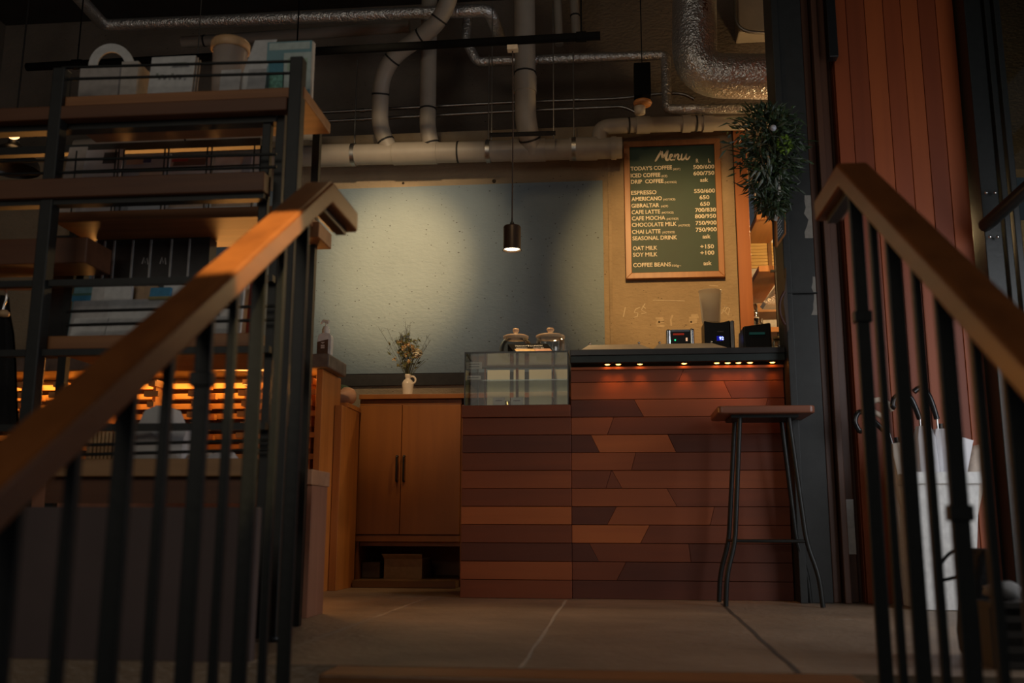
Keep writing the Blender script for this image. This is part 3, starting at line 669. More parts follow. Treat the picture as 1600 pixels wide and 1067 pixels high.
for s, xa, xb, y, sub, sa, sb in (
    ("TODAY'S COFFEE", 75, 267, 197, "(HOT)", 272, 305), ("ICED COFFEE", 76, 213, 229, "(ICE)", 218, 245), ("DRIP  COFFEE", 77, 228, 258, "(HOT/ICE)", 233, 288),
    ("ESPRESSO", 78, 195, 309, None, 0, 0), ("AMERICANO", 79, 220, 338, "(HOT/ICE)", 226, 282), ("GIBRALTAR", 79, 208, 369, "(HOT)", 216, 249), ("CAFE LATTE", 80, 212, 399, "(HOT/ICE)", 219, 274),
    ("CAFE MOCHA", 81, 236, 428, "(HOT/ICE)", 242, 297), ("CHOCOLATE MILK", 81, 289, 458, "(HOT/ICE)", 296, 350), ("CHAI LATTE", 82, 214, 490, "(HOT/ICE)", 222, 280), ("SEASONAL DRINK", 84, 291, 520, None, 0, 0),
    ("OAT MILK", 86, 199, 566, None, 0, 0), ("SOY MILK", 86, 200, 596, None, 0, 0), ("COFFEE BEANS", 87, 262, 644, "150g~", 267, 309)):
    put(s, xa, xb, y)
    if sub: put(sub, sa, sb, y - 2, 10, .012)
for s, xa, xb, y in (("R", 378, 390, 160), ("L", 435, 446, 159), ("500/600", 365, 463, 190), ("600/750", 366, 463, 219), ("ask", 397, 435, 249), ("550/600", 369, 466, 301), ("650", 394, 440, 330), ("650", 397, 442, 360), ("700/830", 374, 471, 389),
                     ("800/950", 373, 471, 418), ("750/900", 376, 473, 449), ("750/900", 377, 474, 480), ("ask", 408, 446, 511), ("+150", 398, 461, 558), ("+100", 398, 463, 587), ("ask", 413, 451, 635)):
    put(s, xa, xb, y)
mb.build('lettering', INK, mn)
# the brush script heading, drawn stroke by stroke (unit square coordinates)
mb = MB(); a = mz(190, 154, FY - .0004); b = mz(348, 98, FY - .0004); W_, H_ = b.x - a.x, b.z - a.z
S = [([(.00, .02), (.06, .30), (.12, .62), (.19, .97)], .10), ([(.19, .97), (.20, .60), (.215, .25)], .11), ([(.215, .25), (.28, .58), (.37, .97)], .08), ([(.37, .97), (.34, .60), (.31, .28), (.33, .08), (.38, .10)], .11),
     ([(.38, .22), (.46, .34), (.50, .50), (.465, .58), (.425, .45), (.42, .22), (.46, .06), (.53, .14), (.56, .28)], .075),
     ([(.575, .58), (.56, .30), (.545, .06)], .085), ([(.555, .24), (.60, .46), (.655, .58), (.675, .46), (.655, .18), (.69, .07), (.73, .16)], .08),
     ([(.775, .58), (.755, .30), (.76, .10), (.80, .07), (.86, .26), (.90, .55)], .08), ([(.905, .58), (.885, .28), (.90, .10), (.945, .10), (1.0, .34)], .08)]
for pts, wd in S:
    P = curve([(a.x + x * W_, FY - .0004, a.z + y * H_) for x, y in pts], 7)
    k = len(P); ribbon(mb, P, [wd * H_ * 1.75 * (.75 + .35 * math.sin(PI * i / (k - 1))) for i in range(k)], (0, -1, 0))
    for q in (P[0], P[-1]): mb.lathe(q, [(wd * H_ * .62, 0), (.0001, 0)], 8, 0, Matrix.Rotation(PI / 2, 3, 'X'))
mb.build('heading', INK, mn)

# ------------------------------------------------------------------ pendant lamp and track
PY = 4.5
tr = thing('lighting_track', 'long black lighting track hanging below the pipes', 'track', (-.9, PY, 2.6))
A = px(42, 105, PY); B = px(938, 56, PY)
MB().tube([A, B], .021, 12).build('rail', MATTE, tr)
for u in (125, 477, 910):
    mb = MB(); q = A + (B - A) * ((u - 42) / 896); mb.rod(q, (q.x, PY, 3.75), .004, 6); mb.rod(q - Vector((.025, 0, 0)), q + Vector((.025, 0, 0)), .026, 10)
    mb.build('hanger', MATTE, tr)
q = px(801, 76, PY)
MB().box(q.x - .026, q.x + .026, PY - .02, PY + .02, q.z - .012, q.z + .012).build('cord_clip', plain('cream_plastic', (.6, .52, .4), .5), tr)
pe = thing('pendant_lamp', 'small dark brown cylinder pendant lamp lit from inside', 'lamp', (px(800, 390, PY).x, PY, px(800, 393, PY).z))
x = pe.location.x; zb = px(800, 391, PY).z; zt = px(800, 354, PY).z; r_ = (px(814, 370, PY).x - px(786.5, 370, PY).x) / 2
MB().lathe((x, PY, 0), [(r_ * 1.08, zb), (r_ * 1.0, zb + .008), (r_, zt - .005), (r_ * .9, zt + .002), (.008, zt + .003), (.008, zt), (r_ * .9, zt - .004), (r_ * .94, zb + .01), (r_ * 1.02, zb)], 32).build('shade', plain('dark_brown_metal', (.055, .035, .026), .4, .3), pe)
MB().lathe((x, PY, 0), [(.0105, zt + .0035), (.0105, zt + .016), (.004, zt + .028), (.004, zt + .04)], 16).build('cord_grip', BLACK, pe)
MB().tube([(x, PY, zt + .035), (x + .003, PY, zt + .5), (px(801, 88, PY).x, PY, px(801, 80, PY).z)], .0035, 6).build('cord', plain('brown_cord', (.05, .035, .03), .8), pe)
MB().lathe((x, PY, 0), [(.0001, zb + .005), (r_ * .86, zb + .008), (r_ * .9, zb + .014)], 24).build('bulb', emit('pendant_bulb', (1, .74, .40), 9), pe)
spot('pendant_beam', (x, PY, zb - .004), (x, PY, 0), 13, WARM, 112, .6, .03)
# black track spotlight hanging at the right, its orange light painted into the disc colour
t = thing('track_spotlight', 'black box shaped spotlight hanging by a cord above the menu', 'spotlight', px(1003, 160, 4.9))
A = px(990, 103, 4.9); B = px(1017, 152, 4.9)
MB().box(A.x, B.x, 4.86, 4.94, B.z, A.z).build('housing', MATTE, t, bevel=.004)
q = px(1004, 161, 4.9); MB().lathe(q, [(.0001, .012), (.045, .010), (.05, 0), (.045, -.012), (.0001, -.014)], 20).build('lamp_disc', plain('orange_lit_disc', (.5, .2, .06), .5), t)
MB().lathe(q - Vector((.015, 0, .04)), [(.0001, .02), (.03, .018), (.028, -.02), (.0001, -.022)], 14).build('sensor', PVC, t)
MB().rod((px(1003, 103, 4.9)), (px(1003, 103, 4.9).x, 4.9, 3.75), .003, 6).build('cord', BLACK, t)

# ------------------------------------------------------------------ pipes
def pipe(name, label, pts, dia, mat, rings=(), fil=.12, ringmat=RUBBER, part='pipe_body', couplers=(), parent=None):
    P = fillet(pts, fil, 8) if fil else [Vector(p) for p in pts]
    t = parent or thing(name, label, 'pipe', Vector(pts[0]))
    body = MB().tube(P, dia / 2, 20).build(part, mat, t); hold = body if parent else t
    L = [0]
    for i in range(1, len(P)): L.append(L[-1] + (P[i] - P[i - 1]).length)
    def atl(s):
        s *= L[-1]
        for i in range(1, len(P)):
            if L[i] >= s: return P[i - 1].lerp(P[i], (s - L[i - 1]) / max(1e-6, L[i] - L[i - 1])), (P[i] - P[i - 1]).normalized()
        return P[-1], (P[-1] - P[-2]).normalized()
    for s_ in rings:
        q, d_ = atl(s_); MB().tube([q - d_ * .005, q + d_ * .005], dia / 2 + .003, 20).build('seal_ring', ringmat, hold)
    for s_, ln in couplers:
        q, d_ = atl(s_); MB().tube([q - d_ * ln / 2, q + d_ * ln / 2], dia / 2 + .006, 20).build('coupling', mat, hold)
    return t
def at_(L, Y): return [px(u, v, Y) for u, v in L]
VY = 5.33
mp_ = pipe('drain_pipe', 'grey drain pipe with bent branches running above the blue panel', at_([(150, 262), (480, 244), (972, 231)], VY), .122, PVC, (.58, .70, .80, .985), 0, couplers=((.47, .20), (.62, .26), (.83, .2), (.93, .16), (.985, .03)))
for u in (553, 763, 897):
    q = px(u, 244 - (u - 480) * .0265, VY); o = MB().tube([q - Vector((.012, 0, 0)), q + Vector((.012, 0, 0))], .0685, 20).build('pipe_clamp', GREYMET, mp_)
    MB().rod(q + Vector((0, 0, .062)), q + Vector((0, 0, .6)), .004, 6).build('hanger_rod', GREYMET, mp_)
pipe('drain_pipe', 'bent grey pipe dropping from upper left onto the horizontal drain', [px(712, -40, 5.0), px(690, 35, 5.08), px(596, 100, 5.2), px(593, 200, VY - .02), px(612, 240, VY)], .098, PVC, (.22, .34, .52, .70, .93), .17, part='branch_pipe', parent=mp_)
pipe('drain_pipe', 'straight grey pipe dropping beside the bent one onto the drain', [px(672, -60, VY), px(668, 205, VY - .02), px(678, 240, VY)], .096, PVC, (.78, .95), .1, part='branch_pipe', parent=mp_)
pipe('drain_pipe', 'thick grey pipe dropping behind the pendant cord onto the drain', [px(819, -60, 5.22), px(821, 190, 5.22), px(833, 238, VY)], .122, PVC, (.60, .93), .12, couplers=((.66, .10),), part='branch_pipe', parent=mp_)
pipe('drain_pipe', 'grey elbow pipe running right above the menu board', [px(940, 236, VY), px(934, 199, VY), px(975, 196, VY), px(1210, 190, VY + .1)], .088, PVC, (.26, .60), .09, couplers=((.33, .08), (.55, .05), (.66, .06)), part='branch_pipe', parent=mp_)
pipe('drain_pipe', 'grey pipe ending in a round elbow behind the top rack shelf', [px(120, 232, 5.0), px(395, 209, 5.0), px(484, 204, 5.0), px(486, 206, 5.3)], .10, PVC, (.4, .72), .09)
q = px(300, 215, 5.0); o = MB().rod(q + Vector((0, 0, .045)), (q.x, 5.0, 3.75), .004, 6).build('hanger_rod', GREYMET, [o_ for o_ in bpy.data.objects if o_.get('label', '').startswith('grey pipe ending')][0])
pipe('vent_pipe', 'thin brown grey pipe hanging left of the small pair near the ceiling', [px(868, -60, 5.5), px(874, 70, 5.5)], .05, PVC, (), 0)
pipe('vent_pipe', 'thin brown grey pipe hanging right of the small pair near the ceiling', [px(893, -60, 5.5), px(901, 62, 5.5)], .055, PVC, (.7,), 0)
for lab, L in (('upper thin steel conduit crossing behind the drop pipes', [(500, 176), (780, 161), (960, 154), (1003, 149), (1060, 146), (1085, 155)]), ('lower thin steel conduit curving down beside the menu', [(500, 190), (780, 175), (940, 168), (975, 168), (1000, 180)])):
    t = thing('conduit', lab, 'conduit', px(*L[0], 5.47))
    MB().tube(curve(at_(L, 5.47), 6), .010, 10).build('tube', GREYMET, t)
    for u in (566, 902):
        k = 176 - (u - 500) * .05 if 'upper' in lab else 190 - (u - 500) * .05
        q = px(u, k, 5.47); MB().tube([q - Vector((.012, 0, 0)), q + Vector((.012, 0, 0))], .0135, 10).build('connector', GREYMET, t)
pipe('foil_pipe', 'long silver foil wrapped pipe along the top left of the ceiling', [px(95, -35, 4.6), px(163, 40, 5.22), px(765, 16, 5.22), px(782, 62, 5.45)], .074, FOIL, (), .05)
pipe('foil_pipe', 'short dull grey pipe running just below the long foil pipe', [px(285, 66, 5.5), px(345, 62, 5.5), px(640, 42, 5.5)], .07, PVC, (.1,), 0)
pipe('foil_pipe', 'silver foil wrapped pipe stepping down to the right above the menu', [px(732, 10, 5.43), px(727, 62, 5.43), px(745, 97, 5.43), px(1040, 86, 5.43), px(1042, 171, 5.36), px(1230, 168, 5.30)], .058, FOIL, (), .035)
t = pipe('foil_duct', 'big silver foil wrapped duct bending right above the menu board', [px(1085, -70, 5.0), px(1085, 118, 5.0), px(1330, 122, 5.0)], .24, FOIL, (), .16)
# stamped letters run up the duct
q = px(1098, 33, 5.0); mb = MB(); R_ = .1215; c = px(1085, 33, 5.0)
text(mb, "24K AL", (0, 0, 0), (1, 0, 0), (0, 1, 0), .030, .16, .004, 0, 0)
vv = []
for p in mb.v:
    an = .42 - p.y / R_ + .12
    vv.append(Vector((c.x + R_ * math.sin(an), c.y - R_ * math.cos(an), q.z + p.x)))
mb.v = vv; mb.build('stamped_lettering', plain('brown_stamp_ink', (.16, .07, .04), .6), t)
t = thing('strut_channel', 'slotted black strut hung across the thick grey pipe', 'bracket', px(817, 210, 5.12))
A = px(765, 211, 5.14); B = px(868, 208, 5.14)
mb = MB(); mb.tube([A, B], .014, 4)
mb.build('channel', STEEL2, t)
mb = MB()
for k in range(9):
    q = A.lerp(B, (k + .5) / 9); mb.box(q.x - .012, q.x + .012, q.y - .0115, q.y - .0105, q.z - .003, q.z + .003)
mb.build('slot', BLACK, t)
mb = MB()
for u in (768, 865):
    q = px(u, 210, 5.14); mb.rod(q - Vector((0, 0, .03)), q + Vector((0, 0, .8)), .0035, 6)
mb.build('hanger_rod', GREYMET, t)
t = thing('junction_box', 'beige wall box with a curved conduit at the top right', 'box', px(1180, 10, 5.8))
A = px(1150, -30, 5.8); B = px(1240, 47, 5.8); MB().box(A.x, B.x, 5.8, 5.9495, B.z, A.z).build('box_body', PVC, t, bevel=.01)
MB().tube(fillet([px(1148, -30, 5.7), px(1149, 50, 5.7), px(1260, 52, 5.7)], .12), .011, 8).build('conduit', GREYMET, t)

# ------------------------------------------------------------------ low cabinet under the panel
cb = thing('low_cabinet', 'orange brown two door cabinet under the blue panel', 'cabinet', (-1.04, 5.2, 0))
L0, L1 = -1.335, -.775; CY = 4.97
MB().box(L0 + .025, -.19, CY - .02, BW - .003, .947, .972).build('top', CABW, cb, bevel=.002)
MB().box(L0 + .025, L1, CY + .005, BW - .003, .918, .945).build('top_rail', CABW, cb)
mb = MB(); mb.box(L0 + .025, L0 + .04, CY + .012, BW - .003, 0, .917); mb.box(L1 - .0, L1 + .02, CY + .012, BW - .003, 0, .917); mb.box(L0 + .041, L1 - .001, BW - .02, BW - .003, 0, .917); mb.box(L0 + .041, L1 - .001, CY + .03, BW - .021, .2, .22)
mb.build('carcass', CABW, cb)
xm = px(627, 730, CY).x
for xa, xb, hx in ((L0 + .026, xm - .0015, -.018), (xm + .0015, L1 - .001, .018)):
    d_ = MB().box(xa, xb, CY - .01, CY + .008, .258, .915).build('door', CABW, cb, bevel=.0015)
    za = px(627, 752, CY).z; zb_ = px(627, 713, CY).z; hh = xm + hx
    MB().tube(fillet([(hh, CY - .0102, za), (hh, CY - .034, za), (hh, CY - .034, zb_), (hh, CY - .0102, zb_)], .008), .0055, 8).build('handle', BLACK, d_)
MB().box(L0 + .026, L1, CY - .006, CY + .011, .222, .254).build('lower_rail', CABW, cb, bevel=.001)
MB().box(L0 + .042, L1 - .002, CY - .10, BW - .021, .001, .036).build('plinth', wood('plinth_wood', (.14, .075, .035), (.22, .12, .055), 'x'), cb, bevel=.002)
CARD = plain('cardboard', (.36, .26, .15), .85)
A = px(598, 872, 5.02); B = px(660, 904, 5.02)
t = thing('cardboard_box', 'open cardboard box with raised flaps on the cabinet plinth', 'box', ((A.x + B.x) / 2, 5.15, .0365))
mb = MB(); mb.box(A.x + .006, B.x - .006, 5.03, 5.035, .0365, .135); mb.box(A.x + .006, A.x + .011, 5.035, 5.29, .0365, .135); mb.box(B.x - .011, B.x - .006, 5.035, 5.29, .0365, .135); mb.box(A.x + .011, B.x - .011, 5.285, 5.29, .0365, .135); mb.box(A.x + .011, B.x - .011, 5.035, 5.285, .0365, .041)
mb.build('carton', CARD, t)
mb = MB(); mb.hexa([(A.x + .006, 5.028, .1352), (B.x - .006, 5.028, .1352), (B.x - .006, 5.033, .1352), (A.x + .006, 5.033, .1352), (A.x, 4.995, .158), (B.x, 4.995, .158), (B.x, 4.999, .160), (A.x, 4.999, .160)])
mb.build('flap', CARD, t)
A = px(566, 878, 5.05); B = px(593, 904, 5.05)
tag(MB().box(A.x, B.x, 5.05, 5.3, .0365, A.z).build('storage_box', plain('dark_card', (.16, .12, .08), .8), bevel=.003), 'plain dark brown box on the cabinet plinth left of the open carton', 'box')

# vase with flowers on the cabinet
VYY = 5.02; q = px(637, 614, VYY); vz = .9725
sc_ = (px(650, 600, VYY).x - px(624, 600, VYY).x) / 26   # metres per photo pixel there
va = thing('jug_vase', 'small cream jug vase with a looped handle on the low cabinet', 'vase', (q.x, VYY, vz))
pr = [(.0001, 0), (7.5, 0), (7.8, 2), (9, 17), (9, 19), (7, 23), (4.2, 25.5), (4.0, 27), (5.0, 30), (4.8, 33), (4.0, 33), (3.4, 27), (7, 20), (.0001, 3)]
MB().lathe((q.x, VYY, vz), [(r * sc_, z * sc_) for r, z in pr], 24).build('body', CREAM, va)
MB().tube([Vector((q.x + p.x * sc_, VYY, vz + p.y * sc_)) for p in curve([Vector((4, 29, 0)), Vector((8, 29.5, 0)), Vector((11.5, 26, 0)), Vector((11, 21, 0)), Vector((7.5, 18.5, 0))], 5)], 1.5 * sc_, 8).build('handle', CREAM, va)
fb = thing('dried_bouquet', 'bouquet of cream flowers and wispy twigs in the jug vase', 'flowers', (q.x, VYY, vz + 33 * sc_))
O = Vector((q.x, VYY, vz + 24 * sc_)); random.seed(11)
def F(du, dv, dy=0): return px(637 + du, 580 + dv, VYY) + Vector((0, dy, 0))
mb = MB()
for k in range(26):
    e_ = F(random.uniform(-20, 26), random.uniform(-62, -18), random.uniform(-.06, .06)); mb.tube([O, O.lerp(e_, .5) + Vector((random.uniform(-.006, .006), 0, .012)), e_], .0012, 5)
mb.build('stem', plain('stem_green', (.13, .14, .06), .7), fb)
mb = MB()
for k in range(22):
    s_ = random.choice([-1, 1]); e_ = F(random.uniform(-42, 38), random.uniform(-78, -25), random.uniform(-.05, .05)) if k > 5 else F(random.uniform(-8, 6), random.uniform(-80, -62))
    m_ = O.lerp(e_, .55) + Vector((0, 0, .01)); mb.tube([O, m_, e_], .0007, 4)
    for j in range(7):
        b_ = m_.lerp(e_, random.random()); mb.tube([b_, b_ + Vector((random.uniform(-.02, .02), random.uniform(-.01, .01), random.uniform(.004, .022)))], .0005, 4)
mb.build('twig', plain('dark_twig', (.07, .06, .045), .8), fb)
mb = MB()
for k in range(150):
    du = random.gauss(0, 9); dv = random.uniform(-52, -2); b_ = F(du * (.65 + .2 * (-dv / 30)) - 2, dv, random.uniform(-.05, .05))
    mb.leaf(b_, (random.uniform(-1, 1), random.uniform(-.6, .6), random.uniform(-.2, 1)), (0, -1, .3), random.uniform(.018, .036), random.uniform(.008, .014), random.choice([0, 0, 1, 2]))
mb.build('foliage', [plain('leaf_green', (.14, .15, .055), .6), plain('leaf_olive', (.24, .20, .06), .6), plain('leaf_grey_blue', (.10, .12, .12), .6)], fb)
mb = MB(); c = F(17, -27, -.03)
for k in range(70):
    d_ = Vector((random.gauss(0, 1), random.gauss(0, 1), random.gauss(0, 1))).normalized(); mb.leaf(c + d_ * .012, d_ + Vector((random.uniform(-.5, .5),) * 3) * .4, (0, 0, 1), .017, .022, 0, .35)
mb.build('white_bloom', plain('cream_petal', (.86, .78, .58), .7), fb)['label'] = 'cream carnation'
mb = MB()
for du, dv in ((-10, -43), (-14, -44), (-2, -38), (4, -40), (8, -38), (-5, -34), (1, -31), (10, -32), (-15, -32), (-1, -24), (-21, -19), (5, -14)):
    c = F(du, dv, random.uniform(-.05, .02))
    for j in range(14):
        d_ = Vector((random.gauss(0, 1), random.gauss(0, 1) - .4, random.gauss(0, 1))).normalized(); mb.leaf(c, d_, (0, 0, 1), .017, .012, 0, .2)
mb.build('small_bloom', plain('peach_petal', (.82, .58, .28), .7), fb)

# ------------------------------------------------------------------ side counter with the block lattice
SY = 4.38; sx0, sx1 = -3.5, -1.338
sd = thing('side_counter', 'stone topped side counter with a glowing wooden block lattice', 'counter', (-2.3, 4.5, 0))
STONE = plain('grey_stone_top', (.15, .122, .098), .5, bscale=14, vary=.35, bump=.08)
MB().box(sx0, -1.300, 4.355, 4.66, 1.018, 1.084).build('stone_top', STONE, sd, bevel=.008)
MB().box(sx1 - .03, sx1, SY + .01, 4.70, 0, 1.017).build('end_panel', ENDW, sd, bevel=.002)
MB().box(-1.336, -1.30, 4.60, 4.93, 0, .874).build('return_panel', ENDW, sd, bevel=.002)
MB().box(-1.42, -1.297, 4.702, 4.94, .875, .898).build('ledge', ENDW, sd, bevel=.002)
MB().box(sx0, sx1 - .032, 4.64, 4.66, .3, 1.017).build('back_board', plain('dark_back_board', (.12, .055, .022), .7), sd)
MB().box(sx0, sx1 - .032, SY + .03, SY + .05, 0, .40).build('lower_front', ENDW, sd)
mb = MB()
for k in range(12): mb.box(sx0, sx1 - .034, 4.585, 4.61, .985 - k * .05 - .026, .985 - k * .05)
mb.build('lattice_slat', BLOCKW, sd)
for u in (30, 88, 165, 237, 306, 384, 455, 484):
    xq = px(u, 640, 4.43).x; mb = MB()
    for k in range(12):
        zz = .975 - k * .05
        if k % 2 == 0: mb.box(xq - .016, xq + .016, 4.41, 4.58, zz - .025, zz)
        else: mb.box(xq - .035, xq + .035, 4.41, 4.44, zz - .025, zz); mb.box(xq - .05, min(xq + .05, sx1 - .035), 4.53, 4.56, zz - .025, zz)
    mb.box(xq - .007, xq + .007, 4.445, 4.525, .35, .985)
    mb.build('lattice_column', BLOCKW, sd)
# low wooden partition in front of it
lw = thing('low_partition', 'low rosy wood partition with a square cap at the walkway edge', 'partition', (-2, 3.3, 0))
PINKW = wood('rosy_wood', (.30, .13, .075), (.42, .20, .12), 'z', .7, .5)
MB().box(-3.4, -1.02, 3.22, 3.40, 0, .43).build('body', PINKW, lw, bevel=.002)
MB().box(-3.4, -1.0, 3.205, 3.415, .431, .482).build('cap', wood('rosy_cap', (.40, .20, .11), (.55, .30, .17), 'x', .7, .5), lw, bevel=.003)
MB().box(-1.0195, -1.003, 3.22, 3.40, 0, .43).build('end_strip', PINKW, lw, bevel=.001)

# hand sanitiser bottle
Y = 4.42; q = px(508, 551, Y); z0 = 1.0845; s_ = (px(520, 530, Y).x - px(500, 530, Y).x) / 20
sb_ = thing('pump_bottle', 'white pump bottle with a brown label on the stone counter top', 'bottle', (q.x, Y, z0))
m_ = MB(); P = [(-9.5, 0), (9.5, 0), (10.5, 1), (10.5, 28), (8.5, 32), (3.8, 34), (-3.8, 34), (-8.5, 32), (-10.5, 28), (-10.5, 1)]
m_.prism([(q.x + x * s_, z0 + z * s_) for x, z in P], Y - .020, Y + .020); m_.build('body', WHITE, sb_, bevel=.006, seg=3)
MB().lathe((q.x, Y, z0 + 34 * s_), [(6 * s_, 0), (6 * s_, 7 * s_), (4.5 * s_, 8 * s_), (4.5 * s_, 11 * s_), (1.6 * s_, 12 * s_), (1.6 * s_, 18 * s_), (.0001, 18 * s_)], 20).build('collar', WHITE, sb_)
m_ = MB(); zz = z0 + 52 * s_; m_.tube([(q.x + 4 * s_, Y, zz), (q.x - 5 * s_, Y, zz + 2 * s_), (q.x - 8 * s_, Y, zz - 3 * s_)], [3.2 * s_, 2.2 * s_, 1.5 * s_], 8); m_.build('pump_head', WHITE, sb_)
m_ = MB(); m_.hexa([(q.x - 11 * s_, Y - .0225, z0 + 2 * s_), (q.x + 6 * s_, Y - .0225, z0 + 2 * s_), (q.x + 6 * s_, Y - .0205, z0 + 2 * s_), (q.x - 11 * s_, Y - .0205, z0 + 2 * s_), (q.x - 11 * s_, Y - .0225, z0 + 20 * s_), (q.x + 6 * s_, Y - .0225, z0 + 24 * s_), (q.x + 6 * s_, Y - .0205, z0 + 24 * s_), (q.x - 11 * s_, Y - .0205, z0 + 20 * s_)])
lb = m_.build('label', plain('brown_label', (.11, .055, .03), .5), sb_)
m_ = MB(); yy = Y - .0228
for x0_, x1_, zA, zB in ((-5, 1, 10, 12.5), (-5, 1, 13, 15.5)): m_.box(q.x + x0_ * s_, q.x + x1_ * s_, yy, yy + .0002, z0 + zA * s_, z0 + zB * s_)
m_.prism([(q.x - 5.5 * s_, z0 + 19.5 * s_), (q.x + 1.5 * s_, z0 + 20 * s_), (q.x - 2 * s_, z0 + 17 * s_)], yy, yy + .0002)
m_.build('print', plain('label_print', (.6, .55, .5), .6), lb)

# ------------------------------------------------------------------ person behind the side counter
def skin_body(name, mat, verts, edges, radii, root, parent, sub=2):
    me = bpy.data.meshes.new(name); off = parent.location
    me.from_pydata([Vector(v) - off for v in verts], edges, []); o = bpy.data.objects.new(name, me); COL.objects.link(o); o.parent = parent
    bm = bmesh.new(); bm.from_mesh(me); lay = bm.verts.layers.skin.verify(); bm.verts.ensure_lookup_table()
    for i, r in enumerate(radii):
        d = bm.verts[i][lay]; d.radius = (r, r) if not isinstance(r, tuple) else r; d.use_root = (i == root)
    bm.to_mesh(me); bm.free()
    s = o.modifiers.new('skin', 'SKIN'); s.use_smooth_shade = True
    if sub: u_ = o.modifiers.new('sub', 'SUBSURF'); u_.levels = sub; u_.render_levels = sub
    me.materials.append(mat); return o
pn_ = thing('person', 'person in a green sleeved shirt leaning an elbow on the wooden ledge', 'person', (-1.85, 5.2, .5))
SKIN = plain('skin', (.50, .27, .16), .55, bscale=8, vary=.06); SHIRT = plain('green_shirt', (.05, .085, .05), .85, bscale=60); TROU = plain('dark_trousers', (.03, .03, .035), .9)
el = Vector((-1.305, 4.825, .948))
V = [(-1.80, 5.20, .56), (-1.79, 5.19, .72), (-1.74, 5.14, .89), (-1.71, 5.10, .985), (-1.74, 5.06, 1.05), (-1.775, 5.03, 1.11),
     (-1.56, 5.06, .985), tuple(el), (-1.50, 4.80, .925), (-1.58, 4.82, .925),
     (-1.87, 5.12, .965), (-1.93, 5.02, .78), (-1.84, 4.93, .72), (-1.76, 4.90, .72),
     (-1.72, 5.18, .53), (-1.66, 4.96, .50), (-1.66, 4.95, .10), (-1.66, 4.90, .05), (-1.88, 5.18, .53), (-1.92, 4.96, .50), (-1.92, 4.95, .10), (-1.92, 4.90, .05), (-1.785, 5.01, 1.18)]
E_ = [(0, 1), (1, 2), (2, 3), (3, 4), (4, 5), (5, 22), (3, 6), (6, 7), (7, 8), (8, 9), (3, 10), (10, 11), (11, 12), (12, 13), (0, 14), (14, 15), (15, 16), (16, 17), (0, 18), (18, 19), (19, 20), (20, 21)]
Rr = [.14, .13, .14, .10, .05, .075, .055, .046, .030, .028, .055, .042, .030, .028, .085, .07, .045, .04, .085, .07, .045, .04, .06]
skin_body('body', SKIN, V, E_, Rr, 0, pn_)
sh = 0.55
mid = Vector(V[6]).lerp(Vector(V[7]), .86); mid2 = Vector(V[10]).lerp(Vector(V[11]), .6)
skin_body('shirt', SHIRT, [V[0], V[1], V[2], V[3], V[6], mid, V[10], mid2], [(0, 1), (1, 2), (2, 3), (3, 4), (4, 5), (3, 6), (6, 7)], [.155, .145, .152, .11, .066, .062, .066, .06], 0, pn_)
skin_body('trousers', TROU, [Vector(V[0]) + Vector((0, 0, -.02)), V[14], V[15], V[16], V[18], V[19], V[20]], [(0, 1), (1, 2), (2, 3), (0, 4), (4, 5), (5, 6)], [.15, .095, .08, .06, .095, .08, .06], 0, pn_)
mb = MB(); mb.ball((-1.785, 5.04, 1.155), .084, 14, 10, 0, (1, 1.1, 1.1)); mb.build('hair', plain('black_hair', (.012, .010, .009), .5), pn_)
tag(MB().lathe((-1.80, 5.22, 0), [(.0001, 0), (.16, 0), (.16, .02), (.025, .03), (.025, .34), (.16, .35), (.16, .375), (.0001, .375)], 20).build('round_stool', BLACK), 'round black stool under the seated person', 'stool')

# ------------------------------------------------------------------ bar stool
t = thing('bar_stool', 'backless bar stool with a dark wooden seat before the counter', 'stool', (.60, 4.03, 0))
SEATW = wood('stool_seat_wood', (.17, .06, .032), (.27, .10, .055), 'x', .9, .35)
c0 = Vector((.597, 4.03, 0)); zs = .735
mb = MB(); P = []
for sx, sy in ((-1, -1), (1, -1), (1, 1), (-1, 1)):
    for k in range(5):
        an = math.atan2(sy, sx) + (k - 2) * .35; P.append((c0.x + sx * .165 + .022 * math.cos(an), c0.y + sy * .128 + .022 * math.sin(an)))
mb.prism_z(P, zs, zs + .030); mb.build('seat', SEATW, t, bevel=.006, seg=3)
mb = MB(); mb.box(c0.x - .13, c0.x + .13, c0.y - .10, c0.y + .10, zs - .012, zs - .0005); mb.build('seat_plate', STEEL, t)
for sx in (-1, 1):
    for sy in (-1, 1):
        top = c0 + Vector((sx * .095, sy * .085, zs - .006)); mid = c0 + Vector((sx * .135, sy * .105, .235)); out = c0 + Vector((sx * .172, sy * .118, .12)); ft = c0 + Vector((sx * .180, sy * .122, .002))
        MB().tube(fillet([top, mid, out, ft], .07, 6), .0095, 10).build('leg', STEEL, t)
zc = .245; q = [(c0 + Vector((sx * .134, sy * .1045, zc))) for sx, sy in ((-1, -1), (1, -1), (1, 1), (-1, 1))]
for i in range(4): MB().rod(q[i], q[(i + 1) % 4], .006, 8).build('stretcher', STEEL, t)

